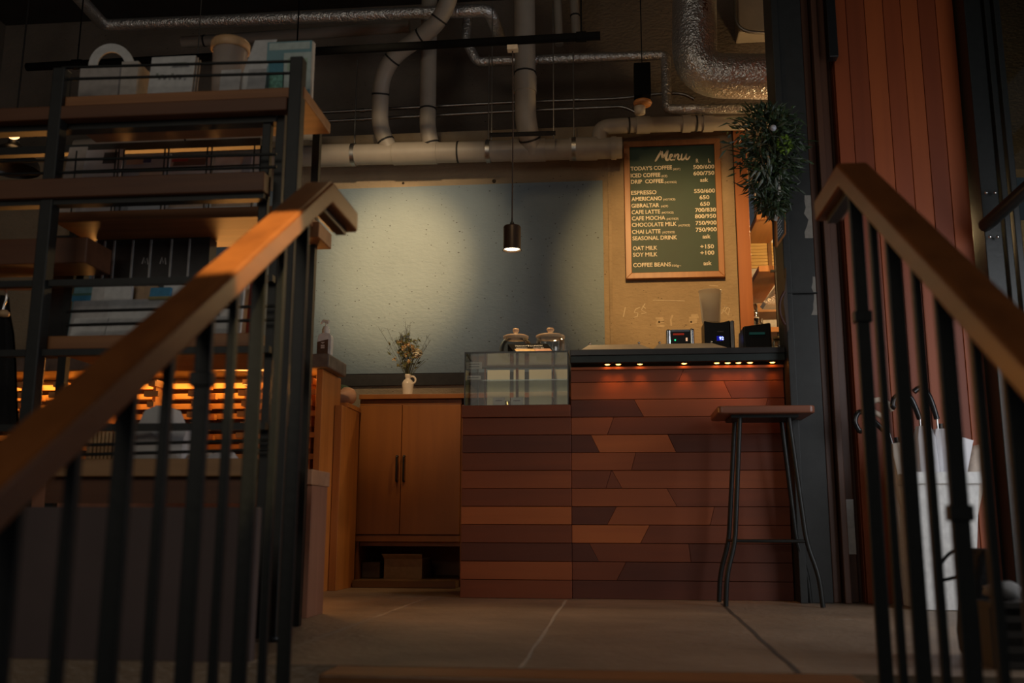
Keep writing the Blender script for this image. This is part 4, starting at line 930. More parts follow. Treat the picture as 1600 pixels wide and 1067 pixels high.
# ------------------------------------------------------------------ kitchen shelves seen past the wooden post
KW = wood('kitchen_shelf_wood', (.36, .16, .05), (.50, .24, .08), 'y', .8, .5)
def kshelf(v0, v1, Yf, vb, lab, u1=1225):
    A = px(1150, v0, Yf); B = px(u1, v1, Yf); Yb = min(6.95, pt(1190, vb, Z=B.z).y)
    return tag(MB().box(.90, B.x, Yf, Yb, B.z, A.z).build('wall_shelf', KW, bevel=.002), lab, 'shelf'), Yb
k1, Y1b = kshelf(334, 341.5, 5.9, 380, 'top wooden shelf in the kitchen behind the wreath')
k2, Y2b = kshelf(416, 423.5, 5.9, 474, 'middle wooden shelf in the kitchen under the bamboo screen')
k3, Y3b = kshelf(475, 486, 6.45, 500, 'lower wooden shelf in the kitchen behind the cups', 1262)
# bamboo screen lying between two shelves
SYB = Y1b + .03; A = px(1160, 380, SYB); B = px(1235, 418, SYB)
bs = thing('bamboo_screen', 'yellow slatted bamboo screen between two kitchen shelves', 'screen', ((A.x + B.x) / 2, SYB, B.z)); mb = MB(); n = 8
for k in range(n):
    z = B.z + (A.z - B.z) * (k + .5) / n; mb.box(.92, B.x + .2, SYB, SYB + .015, z - (A.z - B.z) / n * .44, z + (A.z - B.z) / n * .44)
mb.build('slat', wood('bamboo', (.58, .36, .10), (.74, .50, .17), 'x', .8, .5), bs)
mb = MB()
for u in (1203, 1224): x = px(u, 400, SYB).x; mb.box(x - .012, x + .012, SYB - .009, SYB - .001, B.z, A.z)
mb.build('tie', plain('brown_tie', (.22, .11, .04), .8), bs)
# iron rod holding the shelves
rx = px(1211, 450, 5.93).x
t = thing('shelf_rod', 'thin dark iron rod running up through the kitchen shelves', 'rod', (rx, 5.89, 1.27))
MB().rod((rx, 5.885, px(1211, 552, 5.885).z), (rx, 5.885, 2.45), .008, 8).build('shaft', STEEL, t)
q = px(1211, 423, 5.885); MB().box(rx - .03, rx + .03, 5.872, 5.898, q.z - .008, q.z + .004).build('bracket', STEEL, t)
# small counter in the kitchen with cups, papers and a crumpled foil bag
A = px(1165, 545, 5.80); wz = px(1190, 508, 5.80).z
kt = tag(MB().box(.90, 2.4, 5.86, 6.35, wz - .03, wz).build('worktop_shelf', KW, bevel=.002), 'kitchen worktop edge behind the black register', 'worktop')
CUP = glass('cup_plastic', (.95, .95, .95), .1, .35)
Y = 6.0
for u, v0, v1, lab in ((1179, 476, 500, 'upper clear plastic cup turned over on the lower ones'), (1178, 491, 507, 'left clear cup stack on the kitchen worktop'), (1187, 490, 507, 'right clear cup stack on the kitchen worktop')):
    q = px(u, v1, Y); z0 = wz + .0005 if v1 > 505 else wz + .083; z1 = z0 + (.08 if v1 > 505 else .09); r_ = .024
    t = thing('plastic_cup', lab, 'cup', (q.x, Y, z0), 'clear cups on the kitchen worktop')
    MB().lathe((q.x, Y, z0), [(r_, 0), (r_ * 1.06, .004), (r_ * .82, z1 - z0), (.0001, z1 - z0), (r_ * .78, z1 - z0 - .003), (r_ * .98, .002)], 20).build('wall', CUP, t)
    MB().lathe((q.x, Y, z0), [(r_ * 1.08, .0), (r_ * 1.14, .003), (r_ * 1.08, .006)], 20).build('rim', WHITE, t)
mb = MB(); random.seed(5); x0 = px(1186, 508, 5.95).x
for k in range(5):
    xx = .99 + k * .06; mb._a([(xx, 5.88, wz + .002 + k * .004), (xx + .16, 5.87, wz + .003 + k * .006), (xx + .18, 6.02, wz + .035 + k * .007), (xx + .02, 6.05, wz + .022 + k * .008)], [(0, 1, 2, 3)])
tag(mb.build('paper_pile', PAPER), 'loose white papers spread on the kitchen worktop', 'papers')
mb = MB(); A = px(1190, 484, 6.3); zz = px(1195, 487, 6.0).z
pts = []
for (u, v) in ((1193, 471), (1224, 430), (1230, 452), (1234, 475), (1197, 475)):
    q = px(u, v, 6.05); pts.append((q.x, q.z))
cx = sum(p[0] for p in pts) / 5; cz = sum(p[1] for p in pts) / 5
V = [(x, 6.05, z) for x, z in pts] + [(x, 6.2, z) for x, z in pts] + [(cx, 6.0, cz), (cx + .02, 6.24, cz)]
mb._a(V, [(i, (i + 1) % 5, 10) for i in range(5)] + [(i + 5, (i + 1) % 5 + 5, 11) for i in range(5)] + [(i, (i + 1) % 5, (i + 1) % 5 + 5, i + 5) for i in range(5)])
fb_ = mb.build('foil_bag', foil('crumpled_foil')); tag(fb_, 'crumpled silver foil bag leaning on the lower kitchen shelf', 'bag')
q = px(1202, 503, 6.2); tag(MB().lathe((px(1200, 500, 6.2).x, 6.2, wz + .0005), [(.0001, 0), (.03, 0), (.032, .004), (.032, .045), (.026, .052), (.026, .06), (.0001, .062)], 18).build('steel_canister', CHROME), 'small chrome canister beside the cups on the kitchen worktop', 'canister')
for u, lab, colr, h in ((1180, 'grey box standing on the top kitchen shelf', (.45, .43, .42), 35), (1189, 'dark little pot on the top kitchen shelf', (.05, .03, .02), 12)):
    A = px(u - 6, 334 - h, 6.1); B = px(u + 6, 334, 6.1); z0 = px(1150, 334, 5.9).z + .001
    if h > 20: tag(MB().box(A.x, B.x, 5.98, 6.03, z0, z0 + .16).build('storage_box', plain('grey_box', colr, .7), bevel=.003), lab, 'box')
    else: tag(MB().lathe(((A.x + B.x) / 2 + .02, 5.95, z0), [(.0001, 0), (.025, 0), (.035, .05), (.03, .05), (.022, .006), (.0001, .005)], 16).build('small_pot', plain('dark_pot', colr, .5)), lab, 'pot')

# ------------------------------------------------------------------ green swag on the column, with a little chalkboard
random.seed(21)
Y = 4.05; q = px(1201, 165, Y)
sw = thing('hanging_swag', 'dark green leafy swag with a lime hydrangea hung on the column', 'wreath', (q.x, Y, px(1200, 340, Y).z))
mb = MB()
def swp(u, v, d=0): return px(u, v, Y + d)
for k in range(2300):
    tt = random.random() ** .9; v = 168 + tt * 165
    half = (30 + 18 * math.sin(min(1, tt * 1.6) * PI * .8)) * (1 - .66 * max(0, tt - .5) / .5)
    cu = 1200 - 2 * math.sin(tt * 3) + 8 * tt
    u = cu + random.gauss(0, .48) * half; b_ = swp(u, v, random.gauss(0, .045))
    out = Vector(((u - cu) / 40, random.uniform(-.8, .3), random.uniform(-1.2, .2) if tt > .25 else random.uniform(-.4, 1)))
    long_ = random.random() < .35
    mb.leaf(b_, out + Vector((random.gauss(0, .4), random.gauss(0, .4), random.gauss(0, .3))), (random.gauss(0, 1), -1, random.gauss(0, 1)), random.uniform(.04, .075) if long_ else random.uniform(.02, .045), random.uniform(.006, .011) if long_ else random.uniform(.009, .018), random.choice([0, 0, 0, 1, 1, 2]), random.uniform(.05, .5))
mb.build('foliage', [plain('deep_green', (.016, .034, .012), .5), plain('mid_green', (.030, .058, .019), .5), plain('grey_green', (.05, .066, .042), .6)], sw)['kind'] = 'stuff'
mb = MB()
for k in range(26):
    tt = random.random(); b_ = swp(1200 + random.gauss(0, 12), 180 + tt * 110, random.uniform(-.05, .02)); mb.tube([b_, b_ + Vector((random.gauss(0, .035), random.gauss(-.03, .02), random.gauss(-.05, .05)))], .0012, 4)
mb.build('twig', plain('swag_twig', (.09, .06, .03), .8), sw)
mb = MB(); c = swp(1226, 226, -.07)
for k in range(120):
    d_ = Vector((random.gauss(0, 1), random.gauss(0, 1), random.gauss(0, 1))).normalized(); mb.leaf(c + Vector((d_.x * .024, d_.y * .02, d_.z * .030)), d_ + Vector((random.gauss(0, .5), random.gauss(0, .5), random.gauss(0, .5))), (0, 0, 1), .016, .015, 0, .2)
mb.build('hydrangea', plain('lime_petal', (.22, .36, .05), .6), sw)['label'] = 'lime green hydrangea head'
MB().ball(swp(1208, 200, -.075), .014, 12, 8).build('berry', plain('pale_blue_berry', (.5, .52, .58), .5), sw)
mb = MB()
for k in range(9):
    b_ = swp(1188 + random.uniform(-6, 24), 240 + random.uniform(-5, 45), -.06); mb.leaf(b_, (random.uniform(-.6, .3), -.4, -.8), (0, -1, 0), .075, .012, 0, .2)
mb.build('silver_leaf', plain('silver_green', (.22, .26, .23), .5), sw)
mb = MB(); ribbon(mb, [swp(1219, 272, -.05), swp(1218, 300, -.055), swp(1215, 325, -.05), swp(1212, 345, -.045)], .012, (0, -1, 0)); mb.build('ribbon', plain('white_ribbon', (.6, .57, .52), .7), sw)
# little chalkboard hung below
Y = 4.06
t = thing('small_chalkboard', 'little tilted chalkboard hanging below the green swag', 'chalkboard', px(1217, 383, Y))
C_ = [Vector((p.x, p.y, p.z)) for p in (px(1212, 346, 4.02), px(1225, 324, 4.11), px(1226, 366, 4.11), px(1213, 385, 4.02))]
ex = (C_[1] - C_[0]).normalized(); ez = (C_[0] - C_[3]).normalized(); ny = ex.cross(ez).normalized()
mb = MB(); mb._a(C_ + [p - ny * .012 for p in C_], [(0, 1, 2, 3), (7, 6, 5, 4)] + [(i, i + 4, (i + 1) % 4 + 4, (i + 1) % 4) for i in range(4)])
mb.build('slate', plain('slate', (.03, .036, .034), .7), t)
mb = MB()
for i in range(4): mb.tube([C_[i], C_[(i + 1) % 4]], .006, 4)
mb.build('frame', FRAMEW, t)
mb = MB()
for k in range(5):
    f = .2 + .14 * k; a = C_[0].lerp(C_[3], f).lerp(C_[1].lerp(C_[2], f), .18); b = C_[0].lerp(C_[3], f).lerp(C_[1].lerp(C_[2], f), .18 + random.uniform(.35, .62)); nn_ = ny if ny.y < 0 else -ny
    ribbon(mb, [a.lerp(b, i / 8) + nn_ * .0125 * 0 + nn_ * .001 + Vector((0, 0, .003 * (i % 2))) for i in range(9)], .0022, nn_)
mb.build('chalk_writing', plain('chalk_white', (.55, .53, .5), .9), t)
MB().tube([C_[0].lerp(C_[1], .5), px(1214, 318, 4.06), px(1212, 300, 4.06)], .0015, 5).build('string', PAPER, t)
# dark cloth and strap hanging under it
q = px(1232, 470, 4.09)
t = thing('hanging_pouch', 'dark leather pouch with a strap hanging beside the register', 'pouch', (q.x - .012, 4.09, px(1230, 520, 4.09).z))
A = px(1222, 455, 4.09); B = px(1238, 520, 4.09)
mb = MB(); mb.prism([(A.x + .01, B.z), (.733, B.z + .01), (.733, A.z + .10), (A.x + .018, A.z + .07), (A.x, A.z - .05)], 4.07, 4.115); mb.build('body', plain('dark_leather', (.055, .035, .024), .55, bump=.1), t, bevel=.008)
MB().tube(curve([px(1226, 455, 4.06), px(1219, 470, 4.06), px(1219, 490, 4.06), px(1227, 508, 4.06)], 6), .006, 8).build('strap', plain('oxblood_strap', (.06, .018, .012), .5), t)

# ------------------------------------------------------------------ umbrella bin and umbrellas
A = px(1440, 738, 3.80); B = px(1547, 738, 3.80); C1 = px(1441, 957, 3.80); D1 = px(1527, 957, 3.80); BD = .26
bz = .497
bn = thing('umbrella_bin', 'tall white plastic bin full of umbrellas by the board wall', 'bin', ((A.x + B.x) / 2, 3.94, 0))
mb = MB(); i_ = .006
xb0, xb1, xt0, xt1 = 1.112, 1.30, 1.098, 1.345
def ring(z, x0, x1, y0, y1): return [(x0, y0, z), (x1, y0, z), (x1, y1, z), (x0, y1, z)]
o_ = ring(.002, xb0, xb1, 3.83, 4.06) + ring(bz, xt0, xt1, 3.80, 4.10) + ring(bz, xt0 + i_, xt1 - i_, 3.80 + i_, 4.10 - i_) + ring(.01, xb0 + i_, xb1 - i_, 3.83 + i_, 4.06 - i_)
mb._a(o_, [(3, 2, 1, 0)] + [(r * 4 + k, r * 4 + (k + 1) % 4, r * 4 + 4 + (k + 1) % 4, r * 4 + 4 + k) for r in range(3) for k in range(4)] + [(12, 13, 14, 15)])
mb.build('body', WHITE, bn, bevel=.006, seg=3)
mb = MB(); a0, a1, a2, a3 = xt0 - .008, xt1 + .008, 3.79, 4.11
o_ = ring(bz - .04, a0, a1, a2, a3) + ring(bz + .004, a0, a1, a2, a3) + ring(bz + .004, xt0 + .004, xt1 - .004, 3.804, 4.096) + ring(bz - .04, xt0 + .001, xt1 - .001, 3.801, 4.099)
mb._a(o_, [(r * 4 + k, r * 4 + (k + 1) % 4, ((r + 1) % 4) * 4 + (k + 1) % 4, ((r + 1) % 4) * 4 + k) for r in range(4) for k in range(4)])
mb.build('rim', WHITE, bn, bevel=.003)
VINYL = translucent('clear_vinyl', (.86, .86, .90), .80); VIN2 = translucent('white_vinyl', (.82, .76, .68), .85)
HB = plain('black_handle', (.012, .012, .013), .22); HC = plain('cream_handle', (.62, .52, .42), .4)
random.seed(3)
def umbrella(label, tip, neck, top, hook, hm, cm, rmax, shaft=True):
    """tip: foot of the umbrella in the bin, neck: where the folded cloth ends, top: start of the handle, hook: points of the J"""
    tip, neck, top = Vector(tip), Vector(neck), Vector(top)
    t = thing('umbrella', label, 'umbrella', tip, 'umbrellas in the white bin')
    ax = (neck - tip); L = ax.length; d = ax.normalized(); a = d.cross(Vector((0, 1, 0))).normalized(); b = d.cross(a)
    V = []; n = 24; pr = [(0, .15), (.15, .45), (.45, .8), (.75, 1), (.93, .92), (1.0, .62)]
    for s, r_ in pr:
        for j in range(n):
            an = 2 * PI * j / n; rr = rmax * r_ * (1 + .22 * math.sin(8 * an + s * 2.4)); V.append(tip + d * (L * s) + a * (rr * math.cos(an)) + b * (rr * math.sin(an)))
    mb = MB(); mb._a(V, [(i * n + j, i * n + (j + 1) % n, (i + 1) * n + (j + 1) % n, (i + 1) * n + j) for i in range(len(pr) - 1) for j in range(n)] + [tuple(range(n))], 0, True); mb.build('canopy', cm, t)
    MB().rod(tip + d * .02, top, .0045, 8).build('shaft', CHROME, t)
    MB().rod(neck - d * .012, neck + d * .022, .011, 10).build('runner', HB, t)
    MB().tube(curve([top] + [Vector(h) for h in hook], 6), .0108, 10).build('handle', hm, t)
U = lambda u, v, Y: px(u, v, Y)
umbrella('clear umbrella with a black crook, left of the two upright ones', (1.185, 3.87, .012), U(1443, 666, 3.88), U(1437, 655, 3.88), [U(1430, 636, 3.88), U(1422, 621, 3.88), U(1410, 616, 3.88), U(1398, 622, 3.88), U(1395, 634, 3.88), U(1399, 637, 3.88)], HB, VINYL, .040)
umbrella('shiny clear umbrella with a tall black crook, right upright one', (1.255, 3.90, .012), U(1470, 671, 3.92), U(1464, 655, 3.92), [U(1457, 632, 3.92), U(1449, 614, 3.92), U(1438, 606, 3.92), U(1428, 612, 3.92)], HB, VINYL, .045)
umbrella('white umbrella with a cream crook leaning left in the bin', (1.20, 3.96, .012), U(1402, 692, 3.96), U(1386, 662, 3.96), [U(1376, 650, 3.96), U(1364, 642, 3.96), U(1359, 632, 3.96), U(1370, 625, 3.96), U(1385, 628, 3.96), U(1395, 642, 3.96)], HC, VIN2, .042)
umbrella('clear umbrella with the lowest black crook at the far left', (1.16, 4.01, .012), U(1398, 700, 4.01), U(1380, 672, 4.01), [U(1366, 658, 4.01), U(1352, 645, 4.01), U(1341, 645, 4.01), U(1336, 658, 4.01), U(1342, 672, 4.01), U(1346, 673, 4.01)], HB, VINYL, .036)
t = thing('umbrella', 'folded clear umbrella panel poking from the right of the bin', 'umbrella', (1.29, 3.88, .01), 'umbrellas in the white bin')
mb = MB(); P = [U(1500, 735, 3.9), U(1512, 735, 3.9), U(1521, 688, 3.9), U(1504, 683, 3.9)]; P = [Vector((p.x, p.y, p.z)) for p in P]
mb._a([(1.24, 3.9, .02), (1.30, 3.9, .02), P[1], P[2], P[3], P[0]] + [(1.245, 3.93, .02), (1.295, 3.93, .02), P[1] + Vector((0, .03, 0)), P[2] + Vector((0, .005, 0)), P[3] + Vector((0, .005, 0)), P[0] + Vector((0, .03, 0))],
      [(0, 1, 2, 5), (5, 2, 3, 4), (6, 11, 8, 7), (11, 10, 9, 8), (0, 6, 7, 1), (1, 7, 8, 2), (2, 8, 9, 3), (3, 9, 10, 4), (4, 10, 11, 5), (5, 11, 6, 0)]); mb.build('canopy', VINYL, t)
t = thing('umbrella', 'plain cream folded umbrella standing in the bin corner', 'umbrella', (1.31, 3.98, .01), 'umbrellas in the white bin')
mb = MB(); b_ = Vector((1.27, 3.98, .012)); e_ = U(1530, 700, 3.98)
mb.tube([b_, b_.lerp(e_, .5), b_.lerp(e_, .93), e_, e_ + Vector((.008, 0, .012))], [.012, .034, .040, .026, .006], 14); mb.build('canopy', plain('cream_cloth', (.66, .56, .47), .7), t)

# dark backpack and a crate on the right of the steps
t = thing('backpack', 'black backpack with a loop strap behind the right railing bars', 'bag', (.80, 2.55, 0))
Yb = 2.5
A = px(1493, 850, Yb); mb = MB()
P = [px(u, v, Yb) for u, v in ((1500, 1062), (1492, 985), (1494, 905), (1499, 870), (1511, 852), (1526, 862), (1538, 905), (1552, 945), (1600, 985), (1600, 1062))]
P = [(p.x, max(.003, p.z)) for p in P]
mb.prism(P, Yb - .12, Yb); mb.build('body', plain('black_nylon', (.010, .010, .011), .75, bscale=70, bump=.2), t, bevel=.02, seg=3)
MB().tube(curve([px(1499, 856, Yb - .06), px(1480, 868, Yb - .06), px(1464, 892, Yb - .06), px(1462, 903, Yb - .06), px(1474, 906, Yb - .06), px(1500, 900, Yb - .06)], 6), .004, 8).build('strap', BLACK, t)
MB().box(px(1536, 960, Yb - .13).x, px(1552, 960, Yb - .13).x, Yb - .132, Yb - .121, px(1540, 985, Yb).z, px(1540, 962, Yb).z).build('buckle', plain('grey_buckle', (.2, .19, .18), .5), t, bevel=.004)
t = thing('plastic_crate', 'dark slotted plastic crate at the lower right corner', 'crate', (.98, 2.32, 0))
x0 = px(1545, 1000, 2.3).x; x1 = x0 + .32; zt = px(1560, 948, 2.3).z
mb = MB()
for k in range(4):
    mb.box(x0, x1, 2.26, 2.268, .002 + k * (zt - .0) / 4, .002 + k * zt / 4 + zt / 9)
for k in range(6): mb.box(x0 + (x1 - x0) * k / 5 - .006, x0 + (x1 - x0) * k / 5 + .006, 2.268, 2.274, .002, zt)
mb.box(x0 - .006, x1, 2.26, 2.36, zt, zt + .012); mb.box(x0, x0 + .008, 2.274, 2.36, .002, zt); mb.box(x0, x1, 2.35, 2.36, .002, zt)
mb.build('body', plain('dark_crate', (.05, .045, .04), .6), t)
mb = MB(); random.seed(9)
q = px(1572, 962, 2.31)
mb.ball((q.x, 2.315, zt + .034), .033, 10, 8, 0, (1.3, 1, .6), None, .15); tag(mb.build('crumpled_cloth', plain('grey_cloth', (.26, .25, .24), .9)), 'crumpled grey cloth on the dark crate', 'cloth')

# ------------------------------------------------------------------ display rack left of the stair
RF, RB = 2.55, 2.95
rk = thing('display_rack', 'black steel display rack with wooden shelves left of the stair', 'rack', (-1.3, 2.75, 0))
def rx_(u, v, Y=RF): return px(u, v, Y).x
def rz_(v, Y=RF, u=300): return px(u, v, Y).z
PXR = rx_(464, 90); PXL = rx_(94, 105); zt = rz_(89, RF, 464)
for X, Y in ((PXR, RF), (PXL, RF)):
    MB().box(X - .019, X + .019, Y - .006, Y + .036, .002, zt).build('post', STEEL2, rk, bevel=.003)
ux = rx_(495, 230, RB); MB().box(ux - .012, ux + .012, RB - .012, RB + .012, .002, rz_(172, RB, 495)).build('post', STEEL, rk)
ux = rx_(130, 230, RB); MB().box(ux - .014, ux + .014, RB - .012, RB + .012, .002, 1.52).build('post', STEEL, rk)
for u in (441, 420):
    X = rx_(u, 170, RF + .06); MB().box(X - .0125, X + .0125, RF + .05, RF + .075, .002, rz_(166, RF + .06, u)).build('inner_post', STEEL2, rk, bevel=.002)
# shelf level: rail in front, plank behind it
def rail_(v0, v1, u0, u1, Y0, Y1, mat=SHELFD, nm='shelf_rail'):
    MB().box(rx_(u0, (v0 + v1) / 2, Y0), rx_(u1, (v0 + v1) / 2, Y0), Y0, Y1, rz_(v1, Y0), rz_(v0, Y0)).build(nm, mat, rk, bevel=.003)
XLF = -2.45
ztop = rz_(139.5)                                   # top shelf surface
MB().box(PXL - .03, rx_(477, 142, RF + .02), RF + .012, 2.83, rz_(156.5), ztop).build('shelf_plank', SHELFW, rk, bevel=.003)
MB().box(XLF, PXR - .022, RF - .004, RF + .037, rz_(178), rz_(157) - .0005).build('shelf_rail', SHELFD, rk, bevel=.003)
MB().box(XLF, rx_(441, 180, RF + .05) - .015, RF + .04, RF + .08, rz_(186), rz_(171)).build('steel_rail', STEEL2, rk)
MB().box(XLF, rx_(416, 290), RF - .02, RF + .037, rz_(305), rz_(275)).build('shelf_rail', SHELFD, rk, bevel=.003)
MB().box(XLF, rx_(412, 309), RF + .0, RF + .035, rz_(313), rz_(305) - .0005).build('steel_rail', STEEL2, rk)  # dark bar put in for the shade under the shelf rail
Y2 = 2.74; z2 = px(300, 325, Y2).z
MB().box(rx_(84, 335, Y2), rx_(470, 335, Y2), Y2, 3.05, px(300, 341, Y2).z, z2).build('shelf_plank', SHELFW, rk, bevel=.003)
MB().box(rx_(465, 340, 2.9), rx_(505, 345, 2.9), 2.86, 3.0, px(500, 376, 2.9).z, px(500, 352, 2.9).z).build('shelf_end', SHELFW, rk, bevel=.003)
Y3 = RF + .03; z3 = rz_(520, Y3)
MB().box(rx_(66, 525, Y3), rx_(404, 525, Y3), Y3 + .01, RB + .05, rz_(541, Y3), z3).build('shelf_plank', SHELFW, rk, bevel=.003)
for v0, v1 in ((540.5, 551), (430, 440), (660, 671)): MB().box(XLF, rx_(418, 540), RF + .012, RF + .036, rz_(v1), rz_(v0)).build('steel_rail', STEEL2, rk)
MB().box(XLF, rx_(410, 210, RB), RB - .015, RB + .015, px(300, 234, RB).z, px(300, 222, RB).z).build('steel_rail', STEEL2, rk)
Y4 = RF + .03; z4 = rz_(716, Y4)
MB().box(rx_(62, 730, Y4), rx_(398, 730, Y4), Y4, RB + .03, rz_(744, Y4), z4).build('shelf_plank', wood('front_shelf_wood', (.36, .19, .08), (.50, .28, .125), 'x', .8, .5), rk, bevel=.003)
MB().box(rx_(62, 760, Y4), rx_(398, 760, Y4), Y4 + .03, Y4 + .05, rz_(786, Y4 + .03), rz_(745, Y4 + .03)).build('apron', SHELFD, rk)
for v, u0 in ((97, 94), (115.5, 94), (242, -120), (262, -120), (480, 100), (501.5, 100), (690, 90), (705, 90)):
    a = px(u0, v + (300 - u0) * .027, RF); b = px(462 if v < 200 else 430, v - ((462 if v < 200 else 430) - 300) * .027, RF)
    a.y = b.y = RF + .012; MB().rod(a, b, .0045, 8).build('guard_rod', STEEL, rk)
MB().box(rx_(85, 420, 3.0), rx_(140, 420, 3.0), 2.97, 3.0, px(100, 560, 3.0).z, px(100, 372, 3.0).z).build('side_panel', BLACK, rk)
MB().box(XLF, rx_(135, 390, 2.7), 2.70, 2.85, px(60, 412, 2.7).z, px(60, 372, 2.7).z).build('side_shelf', SHELFD, rk, bevel=.003)
foot = px(455, 995, RF); MB().lathe((PXR, RF + .015, .0005), [(.0001, 0), (.028, 0), (.028, .012), (.012, .02), (.012, .04)], 14).build('levelling_foot', BLACK, rk)

# ---- things on the top shelf
def flat(name, label, cat, u0, u1, v0, v1, Y, mat, th=.004, lean=0, group=None, zb=None, skew=0, parent=None):
    A = px(u0, v0, Y); B = px(u1, v1, Y); z0 = B.z if zb is None else zb; z1 = A.z
    mb = MB(); mb.hexa([(A.x, Y, z0), (B.x, Y, z0), (B.x, Y + th, z0), (A.x, Y + th, z0), (A.x + skew, Y + lean, z1), (B.x + skew, Y + lean, z1), (B.x + skew, Y + lean + th, z1), (A.x + skew, Y + lean + th, z1)])
    o = mb.build(name, mat, parent); 
    if parent is None: tag(o, label, cat, group)
    return o
ZT = ztop + .0008
GREYP = plain('warm_grey_card', (.46, .42, .39), .8); WH = plain('bright_paper', (.70, .70, .69), .8)
# carrier box with an arched handle
Y = 2.70; A = px(126, 104, Y); B = px(184, 140, Y); C_ = px(210, 140, Y)
t = thing('carrier_box', 'white carrier box with an arched cut out handle on the top shelf', 'box', ((A.x + C_.x) / 2, Y + .05, ZT))
MB().box(A.x, B.x, Y, Y + .10, ZT, A.z).build('front_panel', GREYP, t)
MB().box(B.x + .0005, C_.x, Y + .01, Y + .10, ZT, px(190, 94, Y).z).build('side_panel', plain('pale_card', (.56, .51, .46), .8), t)
mb = MB(); cu, cv = 176, 107; n = 18
for k in range(n):
    a0 = PI * k / n; a1 = PI * (k + 1) / n
    q = [(cu + R_ * math.cos(an), cv - H_ * math.sin(an)) for R_, H_, an in ((36, 37, a0), (36, 37, a1), (22, 24, a1), (22, 24, a0))]
    mb.prism([(px(u, v, Y + .11).x, px(u, v, Y + .11).z) for u, v in q], Y + .101, Y + .106)
mb.build('handle', WH, t)
t = thing('small_bottle', 'tiny white bottle with black cap at the left end of the top shelf', 'bottle', (px(104, 140, 2.68).x, 2.68, ZT))
x = t.location.x; MB().lathe((x, 2.68, ZT), [(.0001, 0), (.013, 0), (.013, .045), (.006, .055), (.006, .06)], 16).build('body', WH, t); MB().lathe((x, 2.68, ZT), [(.007, .0605), (.007, .078), (.0001, .08)], 12).build('cap', BLACK, t)
t = thing('woven_tray', 'dark oval woven tray under the white booklets on the top shelf', 'tray', (px(266, 138, 2.72).x, 2.72, ZT)); x = t.location.x
WK = plain('dark_wicker', (.11, .045, .022), .7, bscale=120, bump=.5, vary=.5)
mb = MB(); mb.lathe((0, 0, 0), [(.0001, 0), (.075, 0), (.088, .014), (.083, .014), (.07, .004), (.0001, .003)], 28); mb.v = [Vector((x + p.x, 2.72 + p.y * .6, ZT + p.z)) for p in mb.v]; mb.build('weave', WK, t)
zb_ = ZT + .016
for k, (u0, u1, v0, dy, lab) in enumerate(((233, 299, 85, 0, 'white booklet with faint print standing in front on the woven tray'), (240, 303, 88, .012, 'white booklet standing behind the printed one on the tray'), (246, 307, 92, .024, 'rearmost cream booklet standing on the woven tray'))):
    o = flat('booklet', lab, 'booklet', u0, u1, v0, 125, 2.71 + dy, [WH, PAPER, GREYP][k], .005, .02, 'booklets on the top shelf', ZT + .0035 + .0005)
    if k == 0:
        m_ = MB(); m_.box(px(262, 97, 2.7).x, px(290, 97, 2.7).x, 2.7065, 2.707, px(262, 99, 2.7).z, px(262, 96.5, 2.7).z)
        for j in range(6): uu = 242 + j * 8; m_.box(px(uu, 117, 2.7).x, px(uu + 4, 117, 2.7).x, 2.7065, 2.707, px(uu, 119, 2.7).z, px(uu, 113 + (j % 3) * 2, 2.7).z)
        m_.build('print', plain('green_grey_print', (.32, .34, .30), .8), o)
# plastic tub with a peach lid
Y = 2.76; A = px(334, 77, Y); B = px(383, 140, Y); x = (A.x + B.x) / 2; r_ = (B.x - A.x) / 2
t = thing('plastic_tub', 'clear plastic tub with a peach lid on the top shelf', 'tub', (x, Y, ZT))
MB().lathe((x, Y, ZT), [(.0001, 0), (r_ * .86, 0), (r_ * .98, A.z - ZT), (r_ * .94, A.z - ZT), (r_ * .82, .004), (.0001, .003)], 24).build('body', translucent('cloudy_plastic', (.62, .54, .48), .6), t)
MB().lathe((x, Y, A.z + .0005), [(r_ * 1.0, -.012), (r_ * 1.10, -.010), (r_ * 1.10, .012), (r_ * 1.0, .020), (.0001, .021)], 24).build('lid', plain('peach_lid', (.66, .40, .20), .5), t)
o = flat('leaflet', 'white leaflet leaning to the right in front of the plastic tub', 'leaflet', 366, 396, 57, 140, 2.68, WH, .002, .03, 'leaflets on the top shelf', ZT, .055)
m_ = MB()
for j in range(3): m_.box(-1, -1, 0, 0, 0, 0) if False else None
o = flat('leaflet', 'short white leaflet standing under the leaning one', 'leaflet', 343, 372, 106, 140, 2.665, PAPER, .002, .015, 'leaflets on the top shelf', ZT)
o = flat('leaflet', 'narrow pale leaflet standing left of the picture book', 'leaflet', 386, 412, 105, 140, 2.66, plain('pale_grey_paper', (.50, .50, .50), .8), .002, .015, 'leaflets on the top shelf', ZT)
Y = 2.70; A = px(418, 66, Y); B = px(487, 141, Y)
t = thing('picture_book', 'blue and green picture book standing at the right end of the top shelf', 'book', ((A.x + B.x) / 2, Y, ZT))
MB().box(A.x, B.x - .006, Y, Y + .018, ZT, A.z).build('cover', plain('sea_blue_cover', (.20, .38, .42), .5, bscale=3, vary=.2), t, bevel=.001)
mb = MB(); f = lambda u, v: (px(u, v, Y).x, px(u, v, Y).z)
def patch(u0, v0, u1, v1, d, m): a = f(u0, v0); b = f(u1, v1); mb.box(a[0], b[0], Y - d, Y - .0001, max(ZT, b[1]), a[1], m)
patch(421, 68, 484, 76, .0006, 0); patch(444, 83, 484, 139, .0006, 0); patch(421, 96, 443, 112, .0006, 1); patch(421, 113, 443, 138, .0006, 2); patch(450, 92, 480, 110, .0012, 3)
